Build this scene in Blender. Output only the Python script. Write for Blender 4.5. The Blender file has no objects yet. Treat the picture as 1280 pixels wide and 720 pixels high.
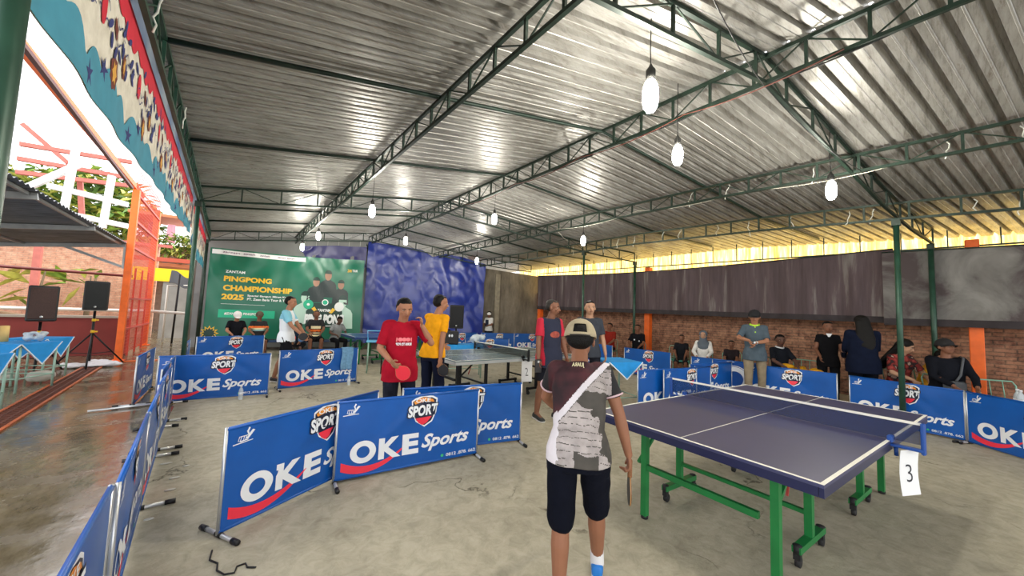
import bpy, math, random
import numpy as np
from mathutils import Vector, Matrix, noise
from mathutils.bvhtree import BVHTree
C = bpy.context.scene.collection
PI = math.pi
# ---------------------------------------------------------------- camera calibrated to the photograph (hall axes: +Y runs down the hall, +X to the brick wall)
F, PIT, ROLL, EYE, TH = 450.0, .0690, .0375, 1.555, -.667
def ray(u, v):
    u = (u - 640) / F; v = (v - 360) / F
    c, s = math.cos(-ROLL), math.sin(-ROLL); x, y = u * c - v * s, u * s + v * c
    d = (x, 1, -y); c, s = math.cos(PIT), math.sin(PIT)
    d = (d[0], d[1] * c - d[2] * s, d[1] * s + d[2] * c)
    c, s = math.cos(TH), math.sin(TH)
    return Vector((d[0] * c - d[1] * s, d[0] * s + d[1] * c, d[2]))
def onz(u, v, h=0.0):
    d = ray(u, v); return d * ((h - EYE) / d[2]) + Vector((0, 0, EYE))
def onx(u, v, x):
    d = ray(u, v); return d * (x / d[0]) + Vector((0, 0, EYE))
def ony(u, v, y):
    d = ray(u, v); return d * (y / d[1]) + Vector((0, 0, EYE))
cd = bpy.data.cameras.new('camera'); cam = bpy.data.objects.new('camera', cd); C.objects.link(cam)
fw = ray(640, 360).normalized(); rt = (ray(740, 360) - ray(640, 360)).normalized(); up = rt.cross(fw).normalized()
cam.matrix_world = Matrix(((rt.x, up.x, -fw.x, 0), (rt.y, up.y, -fw.y, 0), (rt.z, up.z, -fw.z, EYE), (0, 0, 0, 1)))
cd.sensor_width = 36; cd.lens = F / 1280 * 36; cd.clip_start = .05; cd.clip_end = 300
bpy.context.scene.camera = cam
# ---------------------------------------------------------------- world, sun, exposure
sc = bpy.context.scene
sc.view_settings.view_transform = 'Standard'; sc.view_settings.look = 'None'
sc.view_settings.gamma = 1; sc.view_settings.use_curve_mapping = False
sc.view_settings.exposure = 0.65
w = bpy.data.worlds.new('sky'); sc.world = w; w.use_nodes = True
wn = w.node_tree.nodes; wn.clear(); wl = w.node_tree.links
bg = wn.new('ShaderNodeBackground'); wo = wn.new('ShaderNodeOutputWorld')
bg.inputs[0].default_value = (.97, .98, 1, 1); bg.inputs[1].default_value = 1.9
wl.new(bg.outputs[0], wo.inputs[0])
sd = bpy.data.lights.new('sun', 'SUN'); sd.energy = 2.2; sd.angle = .25; sd.color = (1, .95, .86)
sun = bpy.data.objects.new('sun', sd); C.objects.link(sun)
sun.rotation_euler = Vector((-.75, .25, -1)).to_track_quat('-Z', 'Y').to_euler()   # hazy sun behind the right wall: lights the plastic strip and the yard
BULB = 235.0
# ---------------------------------------------------------------- helpers
def lin(h):
    h = h.lstrip('#'); o = []
    for i in (0, 2, 4):
        c = int(h[i:i + 2], 16) / 255; o.append(c / 12.92 if c <= .04045 else ((c + .055) / 1.055) ** 2.4)
    return (*o, 1)
MATS = {}
def mat(name, col, rough=.6, metal=0., var=.0, vscale=6., bump=0., bscale=30., spec=.5, alpha=1., col2=None, emis=0., coords='Object', stretch=None, transl=0., detail=4):
    if name in MATS: return MATS[name]
    m = bpy.data.materials.new(name); m.use_nodes = True; nt = m.node_tree; n = nt.nodes; l = nt.links
    b = n['Principled BSDF']; c = lin(col)
    b.inputs['Base Color'].default_value = c; b.inputs['Roughness'].default_value = rough; b.inputs['Metallic'].default_value = metal
    b.inputs['Specular IOR Level'].default_value = spec; b.inputs['Alpha'].default_value = alpha
    if emis: b.inputs['Emission Color'].default_value = c; b.inputs['Emission Strength'].default_value = emis
    if transl:
        b.inputs['Transmission Weight'].default_value = 0
        t = n.new('ShaderNodeBsdfTranslucent'); t.inputs[0].default_value = c; mx = n.new('ShaderNodeMixShader'); mx.inputs[0].default_value = transl
        l.new(b.outputs[0], mx.inputs[1]); l.new(t.outputs[0], mx.inputs[2]); l.new(mx.outputs[0], n['Material Output'].inputs[0])
    if var or col2 or bump:
        tc = n.new('ShaderNodeTexCoord'); mp = n.new('ShaderNodeMapping'); l.new(tc.outputs[coords], mp.inputs[0])
        if stretch: mp.inputs['Scale'].default_value = stretch
        if var or col2:
            nz = n.new('ShaderNodeTexNoise'); nz.inputs['Scale'].default_value = vscale; nz.inputs['Detail'].default_value = detail
            l.new(mp.outputs[0], nz.inputs[0])
            rp = n.new('ShaderNodeValToRGB'); rp.color_ramp.elements[0].position = .3; rp.color_ramp.elements[1].position = .7
            if col2: a, z = lin(col2), c
            else: a = tuple(x * (1 - var) for x in c[:3]) + (1,); z = tuple(min(1, x * (1 + var)) for x in c[:3]) + (1,)
            rp.color_ramp.elements[0].color = a; rp.color_ramp.elements[1].color = z
            l.new(nz.outputs[0], rp.inputs[0]); l.new(rp.outputs[0], b.inputs['Base Color'])
            if transl: l.new(rp.outputs[0], t.inputs[0])
        if bump:
            n2 = n.new('ShaderNodeTexNoise'); n2.inputs['Scale'].default_value = bscale; l.new(mp.outputs[0], n2.inputs[0])
            bp = n.new('ShaderNodeBump'); bp.inputs['Strength'].default_value = bump; bp.inputs['Distance'].default_value = .02
            l.new(n2.outputs[0], bp.inputs['Height']); l.new(bp.outputs[0], b.inputs['Normal'])
    MATS[name] = m; return m
def tag(o, label=None, cat=None, group=None, kind=None):
    if label: o['label'] = label
    if cat: o['category'] = cat
    if group: o['group'] = group
    if kind: o['kind'] = kind
    return o
def thing(name, label, cat, loc=(0, 0, 0), rz=0, group=None):
    o = bpy.data.objects.new(name, None); C.objects.link(o); o.empty_display_size = .1
    o.location = loc; o.rotation_euler = (0, 0, rz); return tag(o, label, cat, group)
def copy_tree(o, parent=None):
    c = o.copy(); C.objects.link(c); c.parent = parent
    for ch in o.children: copy_tree(ch, c)
    return c
def frame_of(d):
    d = Vector(d).normalized(); a = Vector((0, 0, 1)) if abs(d.z) < .9 else Vector((0, 1, 0))
    x = d.cross(a).normalized(); y = x.cross(d).normalized(); return x, y, d
class MB:
    def __init__(s): s.v = []; s.f = []; s.m = []; s.sm = []
    def add(s, vs, fs, mi=0, sm=False):
        o = len(s.v); s.v += [tuple(p) for p in vs]; s.f += [tuple(i + o for i in f) for f in fs]; s.m += [mi] * len(fs); s.sm += [sm] * len(fs); return s
    def box(s, c, size, rz=0, mi=0, M=None, bev=0):
        hx, hy, hz = size[0] / 2, size[1] / 2, size[2] / 2; c = Vector(c); ca, sa = math.cos(rz), math.sin(rz)
        if bev:
            vs = []; b = min(bev, hx * .9, hy * .9, hz * .9)
            for z, q in ((-hz, b), (-hz + b, 0), (hz - b, 0), (hz, b)):
                for x, y in ((hx - q, hy - q - b), (hx - q - b, hy - q), (-hx + q + b, hy - q), (-hx + q, hy - q - b), (-hx + q, -hy + q + b), (-hx + q + b, -hy + q), (hx - q - b, -hy + q), (hx - q, -hy + q + b)): vs.append(Vector((x, y, z)))
            fs = [tuple(range(7, -1, -1)), tuple(range(24, 32))]
            for k in range(3):
                for i in range(8): fs.append((k * 8 + i, k * 8 + (i + 1) % 8, k * 8 + 8 + (i + 1) % 8, k * 8 + 8 + i))
        else:
            vs = [Vector((x, y, z)) for z in (-hz, hz) for x, y in ((-hx, -hy), (hx, -hy), (hx, hy), (-hx, hy))]
            fs = [(3, 2, 1, 0), (4, 5, 6, 7), (0, 1, 5, 4), (1, 2, 6, 5), (2, 3, 7, 6), (3, 0, 4, 7)]
        if M is not None: vs = [c + M @ p for p in vs]
        else: vs = [c + Vector((p.x * ca - p.y * sa, p.x * sa + p.y * ca, p.z)) for p in vs]
        return s.add(vs, fs, mi)
    def beam(s, p, q, w, h=None, mi=0):
        p, q = Vector(p), Vector(q); h = h or w; x, y, d = frame_of(q - p); L = (q - p).length
        M = Matrix((x, y, d)).transposed(); return s.box((p + q) / 2, (w, h, L), mi=mi, M=M)
    def tube(s, pts, r, seg=8, mi=0, cap=True, closed=False):
        pts = [Vector(p) for p in pts]; n = len(pts); rs = r if isinstance(r, (list, tuple)) else [r] * n; vs = []; fs = []
        x0 = None
        for i, p in enumerate(pts):
            if closed: d = pts[(i + 1) % n] - pts[i - 1]
            else: d = pts[min(i + 1, n - 1)] - pts[max(i - 1, 0)]
            if d.length < 1e-9: d = Vector((0, 0, 1))
            d.normalize()
            if x0 is None: x0, _, _ = frame_of(d)
            x = (x0 - d * x0.dot(d)); x = x.normalized() if x.length > 1e-6 else frame_of(d)[0]; x0 = x; y = d.cross(x)
            for k in range(seg): a = 2 * PI * k / seg; vs.append(p + (x * math.cos(a) + y * math.sin(a)) * rs[i])
        for i in range(n if closed else n - 1):
            j = (i + 1) % n
            for k in range(seg): fs.append((i * seg + k, i * seg + (k + 1) % seg, j * seg + (k + 1) % seg, j * seg + k))
        if cap and not closed: fs += [tuple(range(seg - 1, -1, -1)), tuple((n - 1) * seg + k for k in range(seg))]
        return s.add(vs, fs, mi, True)
    def lathe(s, c, prof, seg=16, mi=0, axis=(0, 0, 1), sm=True):
        x, y, d = frame_of(axis); c = Vector(c); vs = []; fs = []; n = len(prof)
        for r, z in prof:
            for k in range(seg): a = 2 * PI * k / seg; vs.append(c + d * z + (x * math.cos(a) + y * math.sin(a)) * max(r, 1e-5))
        for i in range(n - 1):
            for k in range(seg): fs.append((i * seg + k, i * seg + (k + 1) % seg, (i + 1) * seg + (k + 1) % seg, (i + 1) * seg + k))
        fs += [tuple(range(seg - 1, -1, -1)), tuple((n - 1) * seg + k for k in range(seg))]
        return s.add(vs, fs, mi, sm)
    def ball(s, c, r, M=None, nu=12, nv=8, mi=0):
        r = Vector(r) if hasattr(r, '__len__') else Vector((r, r, r)); c = Vector(c); vs = []; fs = []
        for i in range(nv + 1):
            t = PI * i / nv
            for k in range(nu):
                a = 2 * PI * k / nu; p = Vector((r.x * math.sin(t) * math.cos(a), r.y * math.sin(t) * math.sin(a), -r.z * math.cos(t)))
                vs.append(c + (M @ p if M is not None else p))
        for i in range(nv):
            for k in range(nu): fs.append((i * nu + k, i * nu + (k + 1) % nu, (i + 1) * nu + (k + 1) % nu, (i + 1) * nu + k))
        return s.add(vs, fs, mi, True)
    def poly(s, pts, off=(0, 0, 0), mi=0):
        n = len(pts)
        if not any(off): return s.add(pts, [tuple(range(n))], mi)
        o = Vector(off); vs = [Vector(p) for p in pts] + [Vector(p) + o for p in pts]
        fs = [tuple(range(n)), tuple(range(2 * n - 1, n - 1, -1))] + [(i, n + i, n + (i + 1) % n, (i + 1) % n) for i in range(n)]
        return s.add(vs, fs, mi)
    def fan(s, fn, pts, mi=0, rings=4):            # a filled outline, split into rings so that it can follow a curved surface
        cx = sum(p[0] for p in pts) / len(pts); cy = sum(p[1] for p in pts) / len(pts); m_ = 3; P_ = []
        for a, b in zip(pts, pts[1:] + pts[:1]):
            for j in range(m_): P_.append((a[0] + (b[0] - a[0]) * j / m_, a[1] + (b[1] - a[1]) * j / m_))
        n = len(P_); vs = [fn(cx + (x - cx) * k / rings, cy + (y - cy) * k / rings) for k in range(rings, 0, -1) for x, y in P_] + [fn(cx, cy)]
        fs = [(k * n + i, k * n + (i + 1) % n, (k + 1) * n + (i + 1) % n, (k + 1) * n + i) for k in range(rings - 1) for i in range(n)] + [((rings - 1) * n + i, (rings - 1) * n + (i + 1) % n, rings * n) for i in range(n)]
        return s.add(vs, fs, mi)
    def grid(s, fn, nu, nv, mi=0, sm=True):
        vs = [fn(i / nu, j / nv) for j in range(nv + 1) for i in range(nu + 1)]
        fs = [(j * (nu + 1) + i, j * (nu + 1) + i + 1, (j + 1) * (nu + 1) + i + 1, (j + 1) * (nu + 1) + i) for j in range(nv) for i in range(nu)]
        return s.add(vs, fs, mi, sm)
    def sheet(s, fn, nu, nv, th, mi=0):            # a cloth or metal sheet with real thickness: fn(u, v) -> point
        s.grid(fn, nu, nv, mi)
        o = Vector(th); s.grid(lambda u, v: Vector(fn(1 - u, v)) + o, nu, nv, mi)
        for a, b in (((0, 0), (1, 0)), ((0, 1), (1, 1)), ((0, 0), (0, 1)), ((1, 0), (1, 1))):
            n = nu if a[1] == b[1] else nv
            s.grid(lambda u, v: Vector(fn(a[0] + (b[0] - a[0]) * u, a[1] + (b[1] - a[1]) * u)) + o * v, n, 1, mi)
        return s
    def build(s, name, mats, parent=None, **kw):
        me = bpy.data.meshes.new(name); me.from_pydata(s.v, [], s.f)
        for m in (mats if isinstance(mats, (list, tuple)) else [mats]): me.materials.append(m)
        me.polygons.foreach_set('material_index', s.m); me.polygons.foreach_set('use_smooth', s.sm); me.update()
        o = bpy.data.objects.new(name, me); C.objects.link(o)
        if parent: o.parent = parent
        return tag(o, **kw)
def text_geo(txt, bold=.0, shear=0., spacing=1.):
    cu = bpy.data.curves.new('t', 'FONT'); cu.body = txt; cu.offset = bold; cu.shear = shear; cu.space_character = spacing; cu.resolution_u = 3
    o = bpy.data.objects.new('t', cu); C.objects.link(o); dg = bpy.context.evaluated_depsgraph_get(); dg.update()
    me = bpy.data.meshes.new_from_object(o.evaluated_get(dg)); v = [tuple(p.co) for p in me.vertices]; f = [tuple(p.vertices) for p in me.polygons]
    bpy.data.objects.remove(o); bpy.data.curves.remove(cu); bpy.data.meshes.remove(me)
    return v, f
TG = {}
def put_text(mb, txt, box, fn, mi=0, bold=.0, shear=0., spacing=1.):
    """letters scaled to box (u0, v0, u1, v1) and mapped through fn(u, v) -> point"""
    k = (txt, bold, shear, spacing)
    if k not in TG: TG[k] = text_geo(*k)
    v, f = TG[k]; xs = [p[0] for p in v]; ys = [p[1] for p in v]; x0, x1, y0, y1 = min(xs), max(xs), min(ys), max(ys)
    u0, v0, u1, v1 = box
    mb.add([fn(u0 + (p[0] - x0) / (x1 - x0) * (u1 - u0), v0 + (p[1] - y0) / (y1 - y0) * (v1 - v0)) for p in v], f, mi)
# ================================================================ setting
def nodes_mat(name):
    m = bpy.data.materials.new(name); m.use_nodes = True; MATS[name] = m; return m, m.node_tree.nodes, m.node_tree.links, m.node_tree.nodes['Principled BSDF']
def ramp(n, l, src, stops):
    r = n.new('ShaderNodeValToRGB'); e = r.color_ramp.elements
    while len(e) < len(stops): e.new(.5)
    for i, (p, c) in enumerate(stops): e[i].position = p; e[i].color = lin(c) if isinstance(c, str) else (c, c, c, 1)
    l.new(src, r.inputs[0]); return r.outputs[0]
def noise_tex(n, l, scale, detail=5, rough=.6, st=None, co='Object', dist=0):
    tc = n.new('ShaderNodeTexCoord'); mp = n.new('ShaderNodeMapping'); l.new(tc.outputs[co], mp.inputs[0])
    if st: mp.inputs['Scale'].default_value = st
    z = n.new('ShaderNodeTexNoise'); z.inputs['Scale'].default_value = scale; z.inputs['Detail'].default_value = detail; z.inputs['Roughness'].default_value = rough
    z.inputs['Distortion'].default_value = dist; l.new(mp.outputs[0], z.inputs[0]); return z.outputs[0]
def mixc(n, l, fac, a, b, mode='MIX'):
    x = n.new('ShaderNodeMix'); x.data_type = 'RGBA'; x.blend_type = mode
    for i, s in ((0, fac), (6, a), (7, b)):
        if isinstance(s, (float, int)): x.inputs[i].default_value = s
        elif isinstance(s, str): x.inputs[i].default_value = lin(s)
        else: l.new(s, x.inputs[i])
    return x.outputs[2]
def bump(n, l, b, h, st=.3, dist=.02):
    x = n.new('ShaderNodeBump'); x.inputs['Strength'].default_value = st; x.inputs['Distance'].default_value = dist; l.new(h, x.inputs['Height']); l.new(x.outputs[0], b.inputs['Normal'])
# hall floor: worn grey-beige concrete
m, n, l, b = nodes_mat('concrete_floor')
c1 = ramp(n, l, noise_tex(n, l, 1.1, 8, .65), [(.3, '#948c76'), (.5, '#b0a78e'), (.7, '#c6bda4')])
c2 = ramp(n, l, noise_tex(n, l, 9, 8, .7, dist=.6), [(.32, '#857f6d'), (.55, '#bdb7a2'), (.75, '#d5d0bf')])
cc = mixc(n, l, .45, c1, c2)
vo = n.new('ShaderNodeTexVoronoi'); vo.feature = 'DISTANCE_TO_EDGE'; vo.inputs['Scale'].default_value = .45
tc = n.new('ShaderNodeTexCoord'); ad = n.new('ShaderNodeVectorMath'); ad.operation = 'ADD'; nzc = n.new('ShaderNodeTexNoise'); nzc.inputs['Scale'].default_value = 2.2; nzc.inputs['Detail'].default_value = 6
l.new(tc.outputs['Object'], nzc.inputs[0]); l.new(tc.outputs['Object'], ad.inputs[0]); l.new(nzc.outputs['Color'], ad.inputs[1]); l.new(ad.outputs[0], vo.inputs['Vector'])
crk = ramp(n, l, vo.outputs['Distance'], [(0, 1.), (.006, 0.)])
msk = ramp(n, l, noise_tex(n, l, .8, 2), [(.5, 0.), (.56, 1.)])
mm = n.new('ShaderNodeMath'); mm.operation = 'MULTIPLY'; l.new(crk, mm.inputs[0]); l.new(msk, mm.inputs[1])
cc = mixc(n, l, mm.outputs[0], cc, '#57513f'); l.new(cc, b.inputs['Base Color'])
b.inputs['Roughness'].default_value = .62; b.inputs['Specular IOR Level'].default_value = .35
bump(n, l, b, noise_tex(n, l, 26, 8, .7), .35)
# wet yard paving
m, n, l, b = nodes_mat('wet_floor')
c1 = ramp(n, l, noise_tex(n, l, 1.6, 7, .65, st=(1.6, .7, 1), dist=.5), [(.3, '#40382a'), (.5, '#675b43'), (.7, '#857a62')])
c2 = ramp(n, l, noise_tex(n, l, 11, 7, .7, st=(1.5, .6, 1)), [(.35, '#473d2c'), (.7, '#8a7f67')])
l.new(mixc(n, l, .4, c1, c2), b.inputs['Base Color'])
l.new(ramp(n, l, noise_tex(n, l, 2.3, 6, .6), [(.42, .07), (.62, .32)]), b.inputs['Roughness']); b.inputs['Specular IOR Level'].default_value = .7
bump(n, l, b, noise_tex(n, l, 7, 6, .6), .16)
# corrugated zinc
m, n, l, b = nodes_mat('zinc')
c1 = ramp(n, l, noise_tex(n, l, .9, 8, .7, st=(1, 3.5, 1)), [(.3, '#75726b'), (.5, '#9b9993'), (.7, '#bbbab6')])
c2 = ramp(n, l, noise_tex(n, l, 4, 8, .75, st=(.7, 6, 1)), [(.36, '#5c574e'), (.5, '#a09e98'), (.8, '#c4c4c2')])
cc = mixc(n, l, .5, c1, c2)
rs = ramp(n, l, noise_tex(n, l, 2.6, 8, .8, st=(.5, 2.5, 1)), [(.58, 0.), (.7, .75)])
l.new(mixc(n, l, rs, cc, '#5d4a3a'), b.inputs['Base Color'])
b.inputs['Metallic'].default_value = .45; l.new(ramp(n, l, noise_tex(n, l, 3, 5), [(.3, .30), (.7, .52)]), b.inputs['Roughness'])
bump(n, l, b, noise_tex(n, l, 3, 4, .6), .14)
# grimy concrete wall
m, n, l, b = nodes_mat('grimy_concrete')
c1 = ramp(n, l, noise_tex(n, l, .9, 8, .65, st=(1, 1, .45), dist=.4), [(.3, '#3f3a33'), (.48, '#6b6458'), (.68, '#9c9382')])
c2 = ramp(n, l, noise_tex(n, l, 5, 8, .7, st=(1, 1, .25)), [(.35, '#4c463d'), (.7, '#8f8676')])
l.new(mixc(n, l, .45, c1, c2), b.inputs['Base Color']); b.inputs['Roughness'].default_value = .9; bump(n, l, b, noise_tex(n, l, 12, 6), .3)
def brick_mat(name, cols, mortar, bw=.25, bh=.07, axis='yz', msize=.012):
    m, n, l, b = nodes_mat(name)
    tc = n.new('ShaderNodeTexCoord'); sp = n.new('ShaderNodeSeparateXYZ'); cb = n.new('ShaderNodeCombineXYZ'); l.new(tc.outputs['Object'], sp.inputs[0])
    l.new(sp.outputs['Y' if axis[0] == 'y' else 'X'], cb.inputs[0]); l.new(sp.outputs['Z'], cb.inputs[1])
    nz = n.new('ShaderNodeTexNoise'); nz.inputs['Scale'].default_value = 3; l.new(tc.outputs['Object'], nz.inputs[0])
    ds = n.new('ShaderNodeVectorMath'); ds.operation = 'MULTIPLY_ADD'; ds.inputs[1].default_value = (.03, .03, .03); l.new(nz.outputs['Color'], ds.inputs[0]); l.new(cb.outputs[0], ds.inputs[2])
    br = n.new('ShaderNodeTexBrick'); l.new(ds.outputs[0], br.inputs[0]); br.inputs['Scale'].default_value = 1
    br.inputs['Brick Width'].default_value = bw; br.inputs['Row Height'].default_value = bh; br.inputs['Mortar Size'].default_value = msize; br.inputs['Mortar Smooth'].default_value = .4
    br.inputs['Color1'].default_value = lin(cols[0]); br.inputs['Color2'].default_value = lin(cols[1]); br.inputs['Mortar'].default_value = lin(mortar)
    v = ramp(n, l, noise_tex(n, l, 7, 6, .7), [(.35, cols[2]), (.7, cols[3])])
    l.new(mixc(n, l, .5, br.outputs['Color'], v), b.inputs['Base Color']); b.inputs['Roughness'].default_value = .85
    bump(n, l, b, br.outputs['Fac'], -.6, .015); return m
brick_mat('brick_right', ('#a8765a', '#754838', '#3e2820', '#d0a080'), '#3c332b')
brick_mat('brick_yard', ('#d09a7c', '#b87a60', '#a87058', '#e8c4a8'), '#8a7464', axis='xz')
green_paint = mat('green_black_paint', '#22332a', .45, .3, var=.35, vscale=9)
green_post = mat('green_post_paint', '#2a4c3c', .4, .2, var=.25, vscale=7)
orange_p = mat('orange_paint', '#f06a1c', .5, var=.12)
red_p = mat('red_steel', '#b0463c', .55, var=.15)
def zc(x, y):                                   # height of the trusses' lower chords (gable, sagging to the near right)
    z = 3.97 - .113 * (4.1 - x) if x < 4.1 else 3.97 - .127 * (x - 4.1)
    if x > 8.2: z += .085 * (x - 8.2)
    return z - .06 * max(0, 4 - y) * min(1, max(0, (x - 4.1) / 4))
SK = .18
# floor
f = MB(); f.add([(-.50, -7, 0), (14, -7, 0), (14, 24, 0), (-.50, 24, 0)], [(0, 1, 2, 3)]); f.build('floor', MATS['concrete_floor'], kind='structure')
f = MB()
YX0 = -16
f.grid(lambda u, v: (YX0 + u * (-.50 - YX0), -7 + 37 * v, -.004), 1, 1); f.build('floor', MATS['wet_floor'], kind='structure')
# roof sheets: trapezoid ribs run across the hall
def sheet_half(xa, xb, name, t0, t1, pitch=.19, RH=.046):
    mb = MB(); prof = []
    t = t0
    while t < t1:
        for dt, h in ((0, 0), (.055, 0), (.06, -.006), (.07, -.006), (.075, 0), (.13, 0), (.142, RH), (.178, RH)): prof.append((t + dt, h))
        t += pitch
    xs = [xa + (xb - xa) * i / 5 for i in range(6)]
    fn = lambda i, j: (xs[i], prof[j][0] - SK * xs[i], zc(xs[i], prof[j][0] - SK * xs[i]) + .30 + prof[j][1])
    nv = len(prof); vs = [fn(i, j) for j in range(nv) for i in range(6)]
    fs = [(j * 6 + i, j * 6 + i + 1, (j + 1) * 6 + i + 1, (j + 1) * 6 + i) for j in range(nv - 1) for i in range(5)]
    vs2 = [(a, b2, c + .003) for a, b2, c in vs]
    mb.add(vs, fs).add(vs2, [tuple(reversed(q)) for q in fs]); return mb.build(name, MATS['zinc'], kind='structure')
sheet_half(-.95, 4.12, 'ceiling', -4.5, 17.6)
sheet_half(4.08, 11.3, 'ceiling', -4.5, 17.6, .20, .062)
# back wall (slanting), concrete
def back_y(x): return 15.35 - .27 * (x + .7)
a0 = (-.95, back_y(-.95)); a1 = (11.3, back_y(11.3)); mb = MB()
mb.poly([(a0[0], a0[1], 0), (a1[0], a1[1], 0), (a1[0], a1[1], 3.25), (8.2, back_y(8.2), 3.45), (a0[0], a0[1], 3.2)], (0.05, .2, 0)); mb.build('wall_back', MATS['grimy_concrete'], kind='structure')
# pilaster on the concrete wall
mb = MB(); xx = 9.15; mb.box((xx, back_y(xx) - .04, 1.6), (.22, .12, 3.2), rz=-.26); mb.build('trim_1', mat('pilaster', '#8f8775', .9, var=.25, vscale=5, bump=.3), kind='structure')
# right wall: low brick, then light-passing plastic sheets above
mb = MB(); mb.box((11.15, 4.6, 1.25), (.16, 19, 2.5)); mb.build('wall_right', MATS['brick_right'], kind='structure')
m, n, l, b = nodes_mat('plastic_sheet')
cc = ramp(n, l, noise_tex(n, l, 5, 5, .6, st=(1, 3, .25)), [(.3, '#e09a34'), (.5, '#ffd978'), (.7, '#fff0b8')])
tr = n.new('ShaderNodeBsdfTranslucent'); l.new(cc, tr.inputs[0]); l.new(tr.outputs[0], n['Material Output'].inputs[0])
mb = MB(); mb.grid(lambda u, v: (11.45 + .015 * math.sin(u * 19 / .075 * PI), -5 + 19 * u, 2.45 + 1.6 * v), 760, 1); mb.build('window_1', m, kind='structure')
for k, (yy, xx) in enumerate(((6.45, 10.75), (-.08, 10.62), (11.55, 10.72), (-5, 10.7))):
    mb = MB(); mb.box((xx, yy, 1.6), (.2, .17, 3.2), bev=.01); mb.build('trim_%d' % (k + 2), orange_p, kind='structure')
# ================================================================ steel roof trusses
def truss(pts, name, label, group, depth=.24, step=.42, w=.035, mt=green_paint, lacing=True, hang=0):
    """pts: lower chord polyline"""
    t = thing(name, label, 'truss', pts[0], 0, group); O = Vector(pts[0]); P = [Vector(p) - O for p in pts]; U = Vector((0, 0, depth))
    lo, hi, vb, dg = MB(), MB(), MB(), MB()
    for a, b2 in zip(P, P[1:]):
        lo.beam(a, b2, w); hi.beam(a + U, b2 + U, w)
    # webs
    s = [0]
    for a, b2 in zip(P, P[1:]): s.append(s[-1] + (b2 - a).length)
    def pt(d):
        for i in range(len(P) - 1):
            if d <= s[i + 1] + 1e-6: return P[i].lerp(P[i + 1], (d - s[i]) / (s[i + 1] - s[i]))
        return P[-1]
    nn = max(2, int(s[-1] / step)); q = [pt(s[-1] * i / nn) for i in range(nn + 1)]
    for p in q: MB().beam(p, p + U, w * .75).build('web', mt, t)
    if lacing:
        for i in range(nn):
            a, b2 = q[i], q[i + 1]
            if i % 2: MB().beam(a + U, b2, .012).build('lacing', mt, t)
            else: MB().beam(a, b2 + U, .012).build('lacing', mt, t)
    lo.build('lower_chord', mt, t); hi.build('upper_chord', mt, t)
    return t
def lpts(x, y0, y1, n=6): return [(x, y0 + (y1 - y0) * i / n, zc(x, y0 + (y1 - y0) * i / n)) for i in range(n + 1)]
truss(lpts(1.73, -3, 15), 'purlin_truss', 'long dark truss running down the hall between the left eave and the ridge', 'long roof trusses')
truss(lpts(4.1, -3, 14.2), 'ridge_truss', 'long truss along the roof ridge carrying loose cables', 'long roof trusses', depth=.27)
def skewx(x0, x1): return [(x0 + (x1 - x0) * i / 6, -3 + 16.6 * i / 6, zc(x0 + (x1 - x0) * i / 6, -3 + 16.6 * i / 6)) for i in range(7)]
truss(skewx(6.3, 6.55), 'purlin_truss', 'long green truss just right of the ridge with scraps of string', 'long roof trusses', depth=.22)
truss([(p[0], p[1], p[2]) for p in skewx(8.15, 8.2)], 'eave_truss', 'long green truss above the right row of barriers with dangling wire ties', 'long roof trusses', depth=.25, lacing=False, step=.5)
truss(lpts(-.56, -1, 14.6), 'eave_truss', 'green truss along the open left eave above the patterned cloth', 'long roof trusses', depth=.27, mt=green_post)
def fpts(t0, sk, x0=-.56, x1=10.3, n=8):
    xs = sorted([x0 + (x1 - x0) * i / n for i in range(n + 1)] + [4.1]); return [(x, t0 - sk * x, zc(x, t0 - sk * x)) for x in xs]
FR = ((1.75, .134, 'nearest cross truss passing over the big right table'), (8.8, .205, 'middle cross truss over the grey table'), (14.25, .24, 'far cross truss above the green banner'))
for t0, sk, lb in FR: truss(fpts(t0, sk), 'rafter_truss', lb, 'cross roof trusses', depth=.28, step=.62)
for t0 in (3.96, 6.28, 10.6, 12.4, -.6):
    P = [(x, t0 - SK * x, zc(x, t0 - SK * x) + .265) for x in (-.6, 1.73, 4.1, 6.5, 8.2, 10.5)]
    mb = MB(); mb.tube(P, .024, 6); mb.build('rafter_pipe', green_paint, label='dark roof pipe ' + {3.96: 'nearest but one to the camera, crossing above the left opening', 6.28: 'second beyond the nearest cross truss', 10.6: 'first beyond the middle cross truss', 12.4: 'last before the green banner', -.6: 'closest to the camera'}[t0], cat='pipe', group='rafter pipes')
# posts
def post(x, y, z, r, label, mt=green_post, collar=True):
    t = thing('steel_post', label, 'post', (x, y, 0)); mb = MB(); mb.tube([(0, 0, 0.012), (0, 0, z)], r, 14); mb.build('tube', mt, t)
    mb = MB(); mb.box((0, 0, .006), (.16, .16, .012)); mb.build('base_plate', mt, t)
    if collar:
        mb = MB(); mb.box((0, 0, z - .06), (.1, .1, .1)); mb.build('clamp', green_paint, t)
    return t
post(-.56, 1.70, zc(-.56, 2), .038, 'thick green post at the left edge of the photo')
post(-.56, 8.95, zc(-.56, 9), .036, 'green post at the left eave behind the far left barriers')
post(-.62, 14.35, zc(-.56, 14), .05, 'dark post at the left end of the green banner', green_paint)
post(8.15, .66, zc(8.15, .66), .036, 'green post behind the far corner of the big blue table')
post(8.2, 7.02, zc(8.2, 7), .032, 'slim green post behind the man in the dark grey shirt')
post(10.28, .40, zc(10.3, .4), .04, 'green post in front of the pale part of the curtain')
post(10.28, 6.66, zc(10.3, 6.6), .04, 'dark post in front of the curtain, left of the seated man in black')
post(4.0, 14.02, zc(4, 14), .045, 'dark post between the green banner and the blue tarpaulin', green_paint)
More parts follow.
